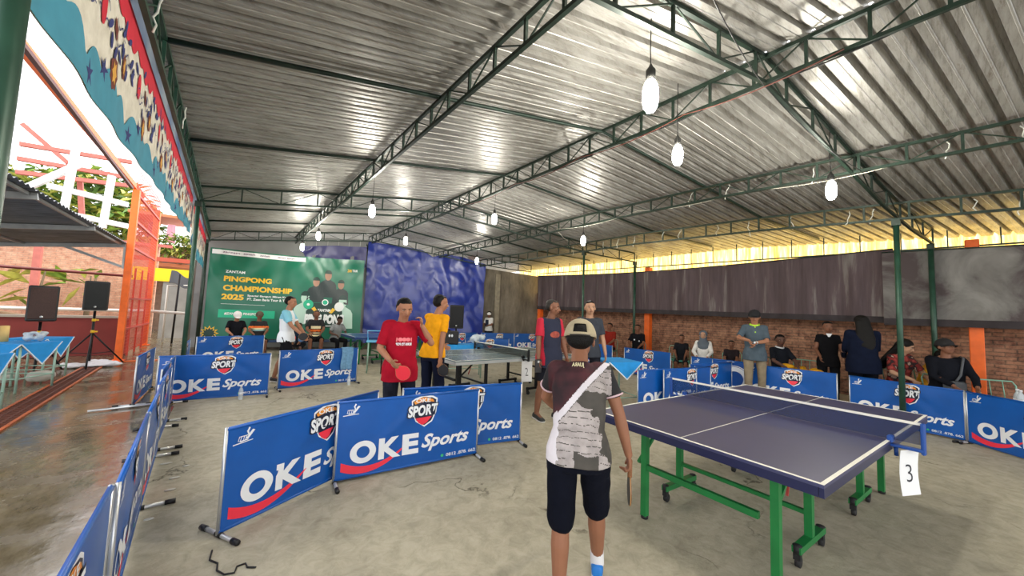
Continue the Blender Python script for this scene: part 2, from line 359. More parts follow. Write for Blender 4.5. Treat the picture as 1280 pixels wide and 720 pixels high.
# ================================================================ shade curtain on the right wall
m, n, l, b = nodes_mat('shade_net')
c1 = ramp(n, l, noise_tex(n, l, 1.3, 7, .6, st=(1, 4, .35), dist=.3), [(.38, '#4c3e42'), (.56, '#5f4f52'), (.66, '#8f8984')])
c2 = ramp(n, l, noise_tex(n, l, 3, 7, .6, st=(1, 6, .5)), [(.3, '#403537'), (.75, '#665a5a')])
l.new(mixc(n, l, .4, c1, c2), b.inputs['Base Color']); b.inputs['Roughness'].default_value = .85
m2, n, l, b = nodes_mat('shade_net_pale')
c1 = ramp(n, l, noise_tex(n, l, 1.1, 7, .6, dist=.6), [(.42, '#4e4444'), (.52, '#6f6c68'), (.7, '#8e8c87')])
l.new(c1, b.inputs['Base Color']); b.inputs['Roughness'].default_value = .85
def curtain(y0, y1, x, zt, zb, label, mt, amp=.05, fr=3.1):
    t = thing('shade_curtain', label, 'curtain', (x, y0, 0), 0)
    def fn(u, v):
        y = (y1 - y0) * u; a = amp * (1 - .5 * v)
        d = a * (math.sin(y * fr * 2.2 + 1.4 * math.sin(y * 1.7)) + .5 * math.sin(y * fr * 5.1 + 2)) + .03 * noise.noise((y, v * 2, 0))
        z = zb(y0 + y) + (zt(y0 + y) - zb(y0 + y)) * v
        return (d, y, z)
    mb = MB(); mb.sheet(fn, 260, 10, (.004, 0, 0)); mb.build('cloth', mt, t)
    mb = MB(); mb.tube([(-.05, (y1 - y0) * i / 20, zt(y0 + (y1 - y0) * i / 20)) for i in range(21)], .012, 6); mb.build('hanging_wire', green_paint, t)
    mb = MB(); mb.sheet(lambda u, v: (fn(u, 0)[0] - .012, fn(u, 0)[1], zb(y0 + (y1 - y0) * u) - .02 + .13 * v), 130, 1, (.004, 0, 0)); mb.build('hem', mat('net_hem', '#383234', .9, var=.2), t)
    return t
zt1 = lambda y: 3.02 + .012 * y + .05 * math.cos((y - 4.5) * .75)
curtain(.9, 11.5, 10.45, lambda y: 3.12 + .006 * y - .13 * math.sin(PI * min(1, max(0, (y - .9) / 10.6))), lambda y: 1.64 + .012 * y, 'long dark purplish shade cloth curtain with pale stains above the brick wall', m)
curtain(-4, 1.05, 10.36, lambda y: 3.02 + .03 * y, lambda y: 1.62, 'paler grey shade cloth hanging at the right edge, overlapping the long curtain', m2, amp=.025, fr=1.5)
# frame between curtain top and roof
t = thing('curtain_frame', 'thin steel frame of small uprights above the curtain, against the yellow plastic sheets', 'frame', (10.6, -4, 0))
mb = MB(); mb.beam((0, 0, 3.02), (0, 15.5, 3.3), .03); mb.build('rail', green_paint, t)
for k in range(26): MB().beam((0, .6 * k, 3.02 + .011 * k), (0, .6 * k, 3.62), .018).build('upright', green_paint, t)
# coloured plastic scrap above the concrete wall
t = thing('hanging_pennant', 'red and yellow plastic sheet seen above the concrete wall', 'sheet', (8.0, 13.4, 3.3))
mb = MB(); mb.poly([(0, 0, .42), (1.2, -.25, .02), (0, 0, 0)], (0, .01, 0)); mb.build('red_panel', mat('red_plastic', '#ff4a2c', .5, transl=.6), t)
mb = MB(); mb.poly([(1.2, -.25, .02), (1.0, -.22, .12), (2.3, -.5, -.07), (1.3, -.27, -.08)], (0, .01, 0)); mb.build('yellow_panel', mat('yellow_plastic', '#d8e020', .5, transl=.6), t)
# ================================================================ court barriers
blue_f = mat('barrier_blue', '#0b55a8', .31, var=.12, vscale=3, spec=.5)
blue_f2 = mat('barrier_blue_deep', '#0b4a9a', .4, var=.12, vscale=3, spec=.5)
p_white = mat('print_white', '#e9ecf0', .4); p_red = mat('print_red', '#ee3348', .4); p_navy = mat('print_navy', '#141f3a', .4); p_gold = mat('print_gold', '#e8912c', .4); p_green = mat('print_green', '#3fbf7a', .4)
steel_w = mat('pale_tube', '#c9cbcc', .3, .6); black_pl = mat('black_plastic', '#151517', .45)
BL, BZ0, BZ1 = 1.4, .035, .70
def wr(u, v, seed):                                   # fabric folds
    e = math.sin(PI * u) * math.sin(PI * min(1, max(0, v)))
    d = .015 * e * noise.noise((u * 3 + seed * 7.3, v * 1.6, seed)) * 2
    dg = (u * 1.4 - (1 - v) * .9 - .55 - .1 * (seed % 3)); d += .014 * math.exp(-(dg / .07) ** 2) * e
    dg = (u * 1.2 + (1 - v) * .7 - .75); d -= .010 * math.exp(-(dg / .06) ** 2) * e
    return d
def barrier_protos(seed, ratio=1.0):
    bl = BL * ratio
    def P(u, v, off=0.0, side=1):
        return (-bl / 2 + bl * (u if side == 1 else 1 - u), -side * (off + .006) + wr(u if side == 1 else 1 - u, v, seed), BZ0 + (BZ1 - BZ0) * v)
    fab = MB(); fab.sheet(lambda u, v: (-bl / 2 + bl * u, -.005 + wr(u, v, seed), BZ0 + (BZ1 - BZ0) * v), 42, 14, (0, .010, 0))
    let, emb, fed, tel = MB(), MB(), MB(), MB()
    for side in (1, -1):
        fn = lambda u, v, s=side: P(u, v, .003, s); f1 = lambda u, v, s=side: P(u, v, .0015, s)
        def ellipse_ring(cu, cv, ru, rv, iu, iv, mi, f=fn):
            n = 32; vs = [f(cu + ru * math.cos(2 * PI * k / n), cv + rv * math.sin(2 * PI * k / n)) for k in range(n)] + [f(cu + iu * math.cos(2 * PI * k / n), cv + iv * math.sin(2 * PI * k / n)) for k in range(n)]
            let.add(vs, [(k, (k + 1) % n, n + (k + 1) % n, n + k) for k in range(n)], mi)
        # OKE
        ellipse_ring(.165, .31, .08, .15, .040, .078, 0)
        put_text(let, 'K', (.262, .165, .41, .455), fn, 0, bold=.045); put_text(let, 'E', (.42, .165, .535, .455), fn, 0, bold=.05)
        put_text(let, 'Sports', (.555, .165, .925, .42), fn, 0, bold=.03, shear=.35)
        # red swoosh under OKE
        pts = []
        for k in range(15):
            s_ = k / 14; u = .035 + .40 * s_; cv = .150 - .42 * s_ * (1 - s_) * (1 - .35 * s_) + .14 * s_ ** 2 * s_; th = .052 * (1 - s_) ** .6 + .006
            pts.append((u, cv - th, cv + th))
        vs = [f1(p[0], p[1]) for p in pts] + [f1(p[0], p[2]) for p in pts]
        let.add(vs, [(k, k + 1, 15 + k + 1, 15 + k) for k in range(14)], 1)
        # shield
        sh = [(-.085, .40), (-.06, .43), (0, .47), (.07, .45), (.105, .41), (.10, .2), (.07, .07), (0.015, -.0), (-.05, .09), (-.08, .22)]
        cu, cv = .545, .53
        for sc_, mi, off in ((1, 0, .0015), (.90, 1, .0022)):
            emb.fan(lambda u, v, s=side, o=off: P(u, v, o, s), [(cu + .01 + x * sc_, cv + .23 + (y - .23) * sc_) for x, y in sh], mi, rings=9)
        emb.fan(lambda u, v, s=side: P(u, v, .0038, s), [(cu + x, cv + y) for x, y in ((-.06, .38), (-.02, .43), (.02, .44), (.08, .40), (.09, .36), (.02, .38), (-.05, .345))], 3)
        put_text(emb, 'OKE', (cu - .045, cv + .365, cu + .06, cv + .425), lambda u, v, s=side: P(u, v, .0056, s), 0, bold=.02)
        put_text(emb, 'SPORT', (cu - .108, cv + .155, cu + .125, cv + .345), lambda u, v, s=side: P(u, v + (u - cu) * .08, .0058, s), 1, bold=.09, shear=.12, spacing=.95)
        put_text(emb, 'SPORT', (cu - .10, cv + .17, cu + .117, cv + .33), lambda u, v, s=side: P(u, v + (u - cu) * .08, .0072, s), 0, bold=.045, shear=.12, spacing=1.02)
        emb.fan(lambda u, v, s=side: P(u, v, .0038, s), [(cu + x, cv + y) for x, y in ((-.045, .14), (.075, .15), (.04, .06), (.01, .03), (-.02, .07))], 2)
        # federation mark
        put_text(fed, 'ITTF', (.052, .845, .10, .895), fn, 0, bold=.02, shear=.3)
        fed.add([fn(u, v) for u, v in ((.03, .815), (.125, .828), (.125, .836), (.03, .826))], [(0, 1, 2, 3)])
        for (ua, va, ub, vb, th) in ((.095, .86, .115, .90, .010), (.105, .89, .095, .93, .010), (.095, .93, .104, .965, .008), (.06, .845, .10, .842, .010), (.112, .91, .125, .93, .012)):
            fed.add([fn(ua - th / 2, va), fn(ua + th / 2, va - th), fn(ub + th / 2, vb), fn(ub - th / 2, vb + th)], [(0, 1, 2, 3)])
        # phone line
        put_text(tel, '0812 .878. 662', (.745, .035, .985, .085), fn, 0, bold=.02)
        tel.add([fn(.715 + .011 * math.cos(a), .06 + .022 * math.sin(a)) for a in [2 * PI * k / 12 for k in range(12)]], [tuple(range(12))], 1)
    proto = thing('court_barrier', 'proto', 'barrier')
    fab.build('fabric', blue_f, proto); let.build('lettering', [p_white, p_red], proto); emb.build('shield_emblem', [p_white, p_navy, p_red, p_gold], proto)
    fed.build('federation_mark', p_white, proto); tel.build('phone_line', [p_white, p_green], proto)
    
    for z_ in (BZ1, BZ0): top = MB(); top.tube([(-bl / 2, 0, z_), (bl / 2, 0, z_)], .013, 8); top.build('hem', blue_f, proto)
    for x in (-bl / 2, bl / 2): fr = MB(); fr.tube([(x, 0, .02), (x, 0, BZ1 + .012)], .011, 8); fr.build('upright', steel_w, proto)
    for x in (-bl / 2 + .01, bl / 2 - .01):
        ft = MB(); ft.tube([(x, -.17, .018), (x, .17, .018)], .014, 8); fo = ft.build('foot', steel_w, proto)
        fc = MB(); fc.tube([(x, -.20, .018), (x, -.14, .018)], .0178, 8); fc.tube([(x, .14, .018), (x, .20, .018)], .0178, 8); fc.tube([(x, -.03, .018), (x, .03, .018)], .018, 8); fc.build('end_cap', black_pl, fo)
    return proto
PR = [barrier_protos(k) for k in range(3)]; used_p = set()
def barrier(p, q, label, k=0, group='blue court barriers', L=None, flip=False):
    """p is one bottom end, q gives the direction of the other"""
    p = Vector((p[0], p[1])); q = Vector((q[0], q[1])); d = (q - p).normalized(); mid = p + d * BL / 2 if L is None else (p + q) / 2
    if k not in used_p: o = PR[k]; used_p.add(k)
    else: o = copy_tree(PR[k])
    o.location = (mid.x, mid.y, 0); o.rotation_euler = (0, 0, math.atan2(d.y, d.x) + (PI if flip else 0)); tag(o, label, 'barrier', group)
    if L is not None: o.scale = (L, 1, 1)
    return o
g = 'blue court barriers'
def B(p, q, label, k=0, **kw): return barrier(p, q, label, k, **kw)
B((.06, 3.12), (.86, 3.56), 'large near blue barrier standing askew on a black foot, left of the foreground pair', 0)
B((.84, 3.49), (2.20, 3.36), 'blue barrier in the middle foreground, overlapping a neighbour on each side', 1)
B((1.54, 3.76), (2.93, 3.41), 'blue barrier tucked behind the middle foreground barrier, only its right half showing', 2)
B((.82, 7.79), (2.24, 7.93), 'blue barrier with a grey towel over its top right corner', 0)
B((-.74, 7.56), (.66, 7.44), 'blue barrier across the left lane, in front of a smaller looking one', 2)
B((-.50, 11.35), (.92, 11.75), 'blue barrier in front of the two seated men in caps', 1)
# right of the big table
B((8.32, 2.85), (8.42, 1.45), 'blue barrier directly right of the umpire in the grey polo', 0)
B((8.39, 1.29), (8.15, .07), 'blue barrier behind the far right corner of the big table, green post before it', 1, L=.885)
B((8.12, .05), (7.66, -.42), 'blue barrier cut by the right edge of the photo', 2)
B((8.96, 7.9), (8.94, 6.3), 'blue barrier in front of the seated man in the red jacket', 1)
B((8.84, 6.02), (8.74, 4.6), 'blue barrier in front of the seated man in black with chest badges', 0)
B((8.50, 4.0), (8.62, 2.6), 'blue barrier left of the umpire, in front of the woman in the headscarf', 2)
B((5.28, 3.34), (6.6, 3.05), 'blue barrier just behind the left corner of the big table', 1)
B((5.72, 3.14), (7.1, 3.0), 'blue barrier whose emblem shows through the table net', 0)
B((6.95, 3.3), (8.3, 3.1), 'blue barrier continuing right behind the net, half hidden', 2)
# behind the grey table
B((6.0, 9.9), (7.4, 9.2), 'blue barrier seen under the grey table', 0)
B((8.15, 12.25), (9.45, 11.75), 'blue barrier before the concrete wall, left of two at the far end', 2)
B((9.45, 11.72), (10.8, 11.2), 'blue barrier at the far right end beside the orange post', 1)
B((6.6, 12.6), (7.9, 12.3), 'blue barrier at the foot of the blue tarpaulin', 0)
# left edge row
row = [((-.30, -.35), (-.32, 1.03)), ((-.32, 1.03), (-.35, 2.41)), ((-.33, 2.44), (-.40, 3.80)), ((-.40, 3.82), (-.46, 5.2)), ((-.47, 5.0), (-.50, 6.35)), ((-.56, 6.1), (-.56, 7.4))]
nm = ['nearest barrier of the left row, cut by the bottom edge', 'second barrier of the left row from the bottom edge', 'third barrier of the left row', 'fourth barrier of the left row', 'fifth barrier of the left row with a sagging top', 'last barrier of the left row, meeting the cross barrier']
for i, (p, q) in enumerate(row): B(p, q, nm[i], i % 3, flip=False)
B((-.97, 7.55), (-.94, 9.0), 'lone blue barrier standing out on the wet paving', 1)
B((-.60, 9.3), (-.58, 10.7), 'blue barrier placed lengthwise beside the green eave post', 0)
# towel, bottles
t = thing('towel', 'grey blue towel hung over the right end of a blue barrier', 'towel', (1.99, 7.9, 0), .1)
mb = MB(); mb.sheet(lambda u, v: (-.11 + .22 * u + .01 * math.sin(v * 6), -.035 - .012 * math.sin(u * 9), .715 - .42 * v), 10, 12, (0, .008, 0)); mb.sheet(lambda u, v: (-.11 + .22 * u, .028 + .006 * math.sin(u * 9), .715 - .3 * v), 8, 8, (0, .008, 0)); mb.sheet(lambda u, v: (-.11 + .22 * u, -.035 + .063 * v, .718 + .008 * math.sin(PI * v)), 8, 4, (0, 0, .006)); mb.build('cloth', mat('towel_cloth', '#6f9cc0', .95, var=.15, vscale=30, bump=.4, bscale=90), t)
clearp = mat('bottle_plastic', '#dfe8ee', .15, alpha=.55); capb = mat('bottle_cap', '#e8e8ea', .4)
def bottle(x, y, z, label, s=1):
    t = thing('water_bottle', label, 'bottle', (x, y, z), 0)
    mb = MB(); mb.lathe((0, 0, 0), [(.028 * s, 0), (.032 * s, .01), (.032 * s, .13 * s), (.026 * s, .16 * s), (.012 * s, .19 * s), (.012 * s, .2 * s)], 14); mb.build('body', clearp, t)
    mb = MB(); mb.lathe((0, 0, .2 * s), [(.015 * s, 0), (.015 * s, .02 * s)], 10); mb.build('cap', capb, t)
    mb = MB(); mb.lathe((0, 0, .07 * s), [(.0325 * s, 0), (.0325 * s, .045 * s)], 14); mb.build('wrapper', mat('wrapper', '#d8dde6', .4), t)
    return t
p = onz(298, 492); bottle(.28, 7.33, 0, 'small clear water bottle on the floor before the left cross barrier')
bottle(2.02, 7.72, 0, 'small clear water bottle at the foot of the barrier with the towel')

t = thing('court_barrier', 'blue banner with a big white ring, beside the legs of the umpire', 'barrier', (8.36, 3.02, 0), -PI / 2 + .06)
mb = MB(); mb.sheet(lambda u, v: (-.45 + .9 * u, .008 * math.sin(u * 7), .04 + .66 * v), 16, 6, (0, .008, 0)); mb.build('fabric', blue_f2, t)
mb = MB()
for r0, r1, mi in ((.24, .15, 0), (.265, .25, 0)):
    n_ = 40; mb.add([(-.02 + r_ * 1.05 * math.cos(2 * PI * k / n_), -.012, .37 + r_ * math.sin(2 * PI * k / n_)) for r_ in (r0, r1) for k in range(n_)], [(k, (k + 1) % n_, n_ + (k + 1) % n_, n_ + k) for k in range(n_)], mi)
mb.build('ring_print', p_white, t); 
for x in (-.45, .45): mb = MB(); mb.tube([(x, .004, .02), (x, .004, .71)], .011, 8); mb.tube([(x, -.17, .018), (x, .17, .018)], .014, 8); mb.build('upright', steel_w, t)
# ================================================================ table tennis tables
green_leg = mat('green_leg', '#1c7a3c', .4, .1, var=.15); blk = mat('black_steel', '#17181a', .4, .4)
white_line = mat('white_line', '#f2f0e4', .45); castr = mat('caster_rubber', '#1b1b1c', .7)
def tt_table(name, label, A, ang, topm, apm, legm, netm, postm, style='green', sheet=None, tape=None):
    """A = ground point under one corner; local x runs along the 2.74 m side, local -y along the 1.525 m end"""
    L, W, H = 2.74, 1.525, .76
    t = thing(name, label, 'table', (A[0], A[1], 0), ang)
    for k in (0, 1):
        x0 = k * (L / 2 + .002); x1 = x0 + L / 2 - .002; cx = (x0 + x1) / 2
        mb = MB(); mb.box((cx, -W / 2, H - .009), (x1 - x0, W, .018)); h = mb.build('table_half', topm, t)
        ap = MB()
        for y in (-.012, -W + .012): ap.box((cx, y, H - .043), (x1 - x0 - .01, .022, .05))
        for x in (x0 + .014, x1 - .014): ap.box((x, -W / 2, H - .043), (.022, W - .05, .05))
        ap.build('apron', apm, h)
        ln = MB(); zz = H + .0006
        e = x0 if k == 0 else x1
        ln.box((cx, -.01, zz), (x1 - x0, .02, .0012)); ln.box((cx, -W + .01, zz), (x1 - x0, .02, .0012)); ln.box((x0 + .01 if k == 0 else x1 - .01, -W / 2, zz), (.02, W - .04, .0012)); ln.box((cx, -W / 2, zz), (x1 - x0 - .02, .005, .0012))
        ln.build('court_line', white_line, h)
        # frame and legs of this half
        s = 1 if k == 0 else -1; ex = x0 if k == 0 else x1
        xl = ex + s * .20; xm = ex + s * .78
        for y in (-.36, -W + .28):
            mb = MB(); mb.box((xl, y, .37), (.045, .045, .70)); lg = mb.build('leg', legm, t)
            mb = MB(); mb.lathe((xl, y, 0), [(.026, 0), (.028, .02), (.015, .03), (.015, .05)], 12); mb.build('foot', castr, lg)
        mb = MB(); mb.box((xl, -W / 2, .39), (.03, W - .74, .04)); mb.build('stretcher', legm, t)
        mb = MB()
        for y in (-.36, -W + .36): mb.beam((xl, y, .70), (x1 - .1 if k == 0 else x0 + .1, y, .70), .03)
        mb.build('top_rail', legm, t)
        for y in (-.30, -W + .30):
            mb = MB(); mb.beam((xl, y, .40), (xl + s * .34, y, .69), .022); mb.build('brace', legm, t)
            mb = MB(); mb.box((xm, y, .40), (.045, .045, .60)); mb.build('leg', legm, t)
            mb = MB(); mb.box((xm, y, .115), (.46, .05, .04)); bar = mb.build('wheel_bar', legm, t)
            for dx in (-.21, .21):
                cb = MB(); cb.lathe((xm + dx + .015, y - .012, .033), [(.033, 0), (.033, .024)], 14, axis=(0, 1, 0)); cb.box((xm + dx, y, .075), (.03, .04, .05)); cb.lathe((xm + dx, y, .09), [(.026, 0), (.026, .05)], 10); cb.build('caster', castr, bar)
        mb = MB(); mb.beam((xm, -.30, .28), (xm, -W + .30, .28), .028); mb.build('stretcher', legm, t)
    mb = MB(); mb.beam((.42, -W + .30, .48), (.50, -W + .30, .72), .012); mb.build('lock_rod', mat('red_rod', '#a8322a', .4), t)
    # net
    nx = L / 2; mb = MB(); y0, y1 = .1525, -W - .1525
    mb.sheet(lambda u, v: (nx + .006 * math.sin(u * 9) * (1 - v), y0 + (y1 - y0) * u, H + .005 + .135 * v), 24, 3, (.0012, 0, 0)); net = mb.build('net', netm, t)
    mb = MB(); mb.box((nx, (y0 + y1) / 2, H + .145), (.007, y0 - y1, .017)); mb.build('net_tape', white_line, net)
    for yy, s in ((y0, -1), (y1, 1)):
        mb = MB(); mb.box((nx, yy, H + .05), (.045, .022, .21), bev=.006); mb.box((nx, yy + s * .09, H - .03), (.05, .2, .018), bev=.004); mb.box((nx, yy + s * .155, H + .01), (.07, .03, .05), bev=.006)
        mb.lathe((nx, yy + s * .13, H - .10), [(.012, 0), (.012, .06)], 8); mb.build('net_post', postm, t)
    return t
m, n, l, b = nodes_mat('table_navy')
l.new(ramp(n, l, noise_tex(n, l, 1.4, 2, .5), [(.3, '#2f3258'), (.7, '#383b66')]), b.inputs['Base Color']); b.inputs['Roughness'].default_value = .40; b.inputs['Specular IOR Level'].default_value = .9
m2, n, l, b = nodes_mat('table_slate')
l.new(ramp(n, l, noise_tex(n, l, 2.4, 6, .6), [(.3, '#66787e'), (.7, '#7a8c90')]), b.inputs['Base Color']); b.inputs['Roughness'].default_value = .22
ap_navy = mat('apron_navy', '#1b2048', .4); ap_grey = mat('apron_grey', '#b4b8b8', .4); blue_post = mat('net_post_blue', '#1b4c9c', .35)
def net_mat(name, col, a):
    m, n, l, b = nodes_mat(name); b.inputs['Base Color'].default_value = lin(col); b.inputs['Roughness'].default_value = .8
    tr = n.new('ShaderNodeBsdfTransparent'); mx = n.new('ShaderNodeMixShader'); mx.inputs[0].default_value = a
    l.new(tr.outputs[0], mx.inputs[1]); l.new(b.outputs[0], mx.inputs[2]); l.new(mx.outputs[0], n['Material Output'].inputs[0]); return m
A, D, Bc = onz(746, 513, .76), onz(943, 480, .76), onz(1030, 601.4, .76)
T1A = (2.50, 1.99); T1ang = math.atan2(1.73 - 1.97 + .02, 5.39 - 2.51)
t1 = tt_table('table_tennis_table', 'large navy table tennis table with green legs at the right front', T1A, T1ang, m, ap_navy, green_leg, net_mat('net_blue', '#16305f', .42), blue_post)
t2 = tt_table('table_tennis_table', 'grey table tennis table with black legs in the middle of the hall', (2.92, 6.56), -.02, m2, ap_grey, blk, net_mat('net_dark', '#2c3634', .55), blk)
t3m = mat('table_blue', '#24508f', .3, var=.08)
t3 = tt_table('table_tennis_table', 'far blue table tennis table with green legs before the blue tarpaulin', (2.72, 11.6), .0, t3m, mat('apron_blue', '#1a3a70', .4), green_leg, net_mat('net_black', '#20242a', .5), blue_post)
# number sheets hanging from the nets
def number_sheet(parent_loc, ang, num, label, h=.30, w_=.17, z1=.70):
    t = thing('number_sheet', label, 'sign', (parent_loc[0], parent_loc[1], z1), ang)
    mb = MB(); mb.sheet(lambda u, v: (-w_ / 2 + w_ * u, .012 * math.sin(v * 3), -h + h * v), 4, 6, (0, .0015, 0)); mb.build('paper', mat('paper_white', '#eceded', .7), t)
    mb = MB(); put_text(mb, num, (-.032, -h * .72, .03, -h * .33), lambda u, v: (u, .012 * math.sin((v + h) / h * 3) - .0015, v), 0, bold=-.01, shear=-.1); mb.build('numeral', mat('marker_ink', '#2a2c34', .6), t)
    return t
def onT(A_, ang, x, y): return (A_[0] + x * math.cos(ang) - y * math.sin(ang), A_[1] + x * math.sin(ang) + y * math.cos(ang))
p = onT(T1A, T1ang, 1.37, -1.525 - .09); number_sheet((p[0], p[1]), -.45, '3', 'white paper with a handwritten 3 hanging from the navy table net post', z1=.72)
p = onT((2.92, 6.56), -.02, 1.37, -1.525 - .12); number_sheet((p[0], p[1]), -.35, '2', 'white number sheet hanging under the net post of the grey table', z1=.71, h=.36, w_=.2)
number_sheet((5.32, 3.29), -.3, ' 1', 'pale paper scrap on the ground behind the net', h=.1, w_=.14, z1=.12) if False else None
# low objects by the grey table: small umpire table with light blue cloth, box, chair
lb = mat('cloth_blue', '#1f8fd6', .8, var=.08, vscale=12); lbw = mat('cloth_edge', '#dfe6ea', .8); pale_green = mat('pale_green_steel', '#9fc0ae', .4, .1)
def steel_table(name, label, loc, rz, size=(.6, .6), z=.74, clothm=lb, skirt=.24, tri=True, legm=pale_green):
    t = thing(name, label, 'table', loc, rz); w_, d_ = size
    mb = MB(); mb.box((0, 0, z - .01), (w_, d_, .02)); mb.build('tabletop', clothm, t)
    for sx in (-1, 1):
        for sy in (-1, 1):
            mb = MB(); mb.tube([(sx * (w_ / 2 - .03), sy * (d_ / 2 - .03), 0), (sx * (w_ / 2 - .03), sy * (d_ / 2 - .03), z - .02)], .016, 8); mb.build('leg', legm, t)
    mb = MB()
    for sy in (-1, 1): mb.tube([(-(w_ / 2 - .03), sy * (d_ / 2 - .03), .22), ((w_ / 2 - .03), sy * (d_ / 2 - .03), .22)], .010, 6)
    for sx in (-1, 1): mb.tube([(sx * (w_ / 2 - .03), -(d_ / 2 - .03), .22), (sx * (w_ / 2 - .03), (d_ / 2 - .03), .22)], .010, 6)
    mb.build('stretcher', legm, t)
    o = thing('tablecloth', 'cloth with hanging corners on the ' + label.replace('blue covered ', '').replace('small ', '').replace(' with a light blue cloth', '').replace('further ', 'further '), 'tablecloth', loc, rz)
    mb = MB(); mb.box((0, 0, z + .005), (w_ + .02, d_ + .02, .008))
    eb = MB()
    for k in range(4):
        a = k * PI / 2; hw = (w_ if k % 2 == 0 else d_) / 2 + .012; hd = (d_ if k % 2 == 0 else w_) / 2 + .012
        R_ = Matrix.Rotation(a, 3, 'Z')
        if tri:
            pts = [(-hw, -hd, z + .005), (hw, -hd, z + .005), (0, -hd - .02, z - skirt - .1)]
            mb.poly([R_ @ Vector(p) for p in pts], R_ @ Vector((0, .004, 0)))
            for p, q in ((0, 2), (1, 2)): eb.beam(R_ @ (Vector(pts[p]) + Vector((0, -.003, 0))), R_ @ (Vector(pts[q]) + Vector((0, -.003, 0))), .006, .016)
        else:
            mb.sheet(lambda u, v: R_ @ Vector((-hw + 2 * hw * u, -hd - .02 * (1 - v) * (1 + math.sin(u * 14)), z + .005 - skirt * (1 - v))), 24, 3, R_ @ Vector((0, .004, 0)))
    mb.build('cloth', clothm, o)
    if tri: eb.build('white_edging', lbw, o)
    return t
# ================================================================ people
def skin_mat(k): return mat('skin_' + k, {'a': '#94644a', 'b': '#a67458', 'c': '#7f5540', 'd': '#b68c70', 'e': '#5f4236'}[k], .55, var=.07, vscale=10, spec=.35)
hair_m = mat('hair_black', '#0e0c0a', .6, spec=.25, var=.3, vscale=60, bump=.4, bscale=120)
hair_g = mat('hair_dark', '#241f1a', .6, var=.3, vscale=60, bump=.4, bscale=120)
eye_w = mat('eye_white', '#b8b0a4', .4); eye_d = mat('eye_dark', '#1a1210', .3); lip_m = mat('lips', '#7c4034', .5)
TMP = {}
class Geo:                                     # closed lumps fused by a voxel remesh into one surface
    def __init__(s): s.mb = MB()
    def cap(s, p, q, r0, r1, seg=12, flat=False):
        p, q = Vector(p), Vector(q); d = q - p; L = d.length
        if L < 1e-6: s.mb.ball(p, r0); return s
        x, y, d = frame_of(d); rows = []
        if flat: rows = [(-0.0, r0), (L, r1)]
        else:
            for k in range(4): a = PI / 2 * (1 - k / 4); rows.append((-r0 * math.sin(a), max(1e-4, r0 * math.cos(a))))
            rows += [(0, r0), (L, r1)]
            for k in range(1, 5): a = PI / 2 * k / 4; rows.append((L + r1 * math.sin(a), max(1e-4, r1 * math.cos(a))))
        vs = [p + d * z + (x * math.cos(2 * PI * k / seg) + y * math.sin(2 * PI * k / seg)) * r for z, r in rows for k in range(seg)]
        n = len(rows); fs = [(i * seg + k, i * seg + (k + 1) % seg, (i + 1) * seg + (k + 1) % seg, (i + 1) * seg + k) for i in range(n - 1) for k in range(seg)]
        fs += [tuple(range(seg - 1, -1, -1)), tuple((n - 1) * seg + k for k in range(seg))]
        s.mb.add(vs, fs); return s
    def limb(s, pts, rs, flat_end=False):
        for i in range(len(pts) - 1): s.cap(pts[i], pts[i + 1], rs[i], rs[i + 1])
        return s
    def loft(s, rings, seg=20):                # rings: (centre, right, fwd, rx, ry)
        vs = []
        for c, r, f_, rx, ry in rings:
            for k in range(seg):
                a = 2 * PI * k / seg; ca, sa = math.cos(a), math.sin(a); e = .86
                vs.append(c + r * (rx * math.copysign(abs(ca) ** e, ca)) + f_ * (ry * math.copysign(abs(sa) ** e, sa)))
        n = len(rings); fs = [(i * seg + k, i * seg + (k + 1) % seg, (i + 1) * seg + (k + 1) % seg, (i + 1) * seg + k) for i in range(n - 1) for k in range(seg)]
        fs += [tuple(range(seg - 1, -1, -1)), tuple((n - 1) * seg + k for k in range(seg))]
        s.mb.add(vs, fs); return s
    def ball(s, c, r, M=None, nu=14, nv=10): s.mb.ball(c, r, M, nu, nv); return s
    def remesh(s, vox, smooth=2):
        me = bpy.data.meshes.new('tmp'); me.from_pydata([tuple(v) for v in s.mb.v], [], s.mb.f); o = bpy.data.objects.new('tmp', me); C.objects.link(o)
        r = o.modifiers.new('r', 'REMESH'); r.mode = 'VOXEL'; r.voxel_size = vox; r.use_smooth_shade = True
        if smooth: q = o.modifiers.new('s', 'SMOOTH'); q.factor = .5; q.iterations = smooth
        dg = bpy.context.evaluated_depsgraph_get(); dg.update(); nm = bpy.data.meshes.new_from_object(o.evaluated_get(dg))
        bpy.data.objects.remove(o); bpy.data.meshes.remove(me); return nm
    def build(s, name, mats, parent, vox=.01, smooth=2, wrinkle=0., wfn=None, seed=0, paint=None, **kw):
        me = s.remesh(vox, smooth)
        n = len(me.vertices); co = np.empty(n * 3); me.vertices.foreach_get('co', co); co = co.reshape(-1, 3)
        if wrinkle:
            nr = np.empty(n * 3); me.vertices.foreach_get('normal', nr); nr = nr.reshape(-1, 3); x, y, z = co.T
            d = np.sin(z * 34 + x * 14 + seed + 2 * np.sin(x * 17 + seed) + np.sin(y * 13)) * .5 + np.sin(x * 41 - z * 19 + seed * 2 + 1.5 * np.sin(z * 23)) * .35 + np.sin((x + z) * 63 + y * 30) * .2
            co += nr * (d * wrinkle)[:, None]; me.vertices.foreach_set('co', co.ravel())
        ms = mats if isinstance(mats, (list, tuple)) else [mats]; me.materials.clear()
        for m_ in ms: me.materials.append(m_)
        if paint:
            pc = np.empty(len(me.polygons) * 3); me.polygons.foreach_get('center', pc); pc = pc.reshape(-1, 3)
            me.polygons.foreach_set('material_index', np.asarray(paint(pc), dtype=np.int32))
        me.polygons.foreach_set('use_smooth', [True] * len(me.polygons)); me.update(); me.name = name
        o = bpy.data.objects.new(name, me); C.objects.link(o); o.parent = parent; return tag(o, **kw)
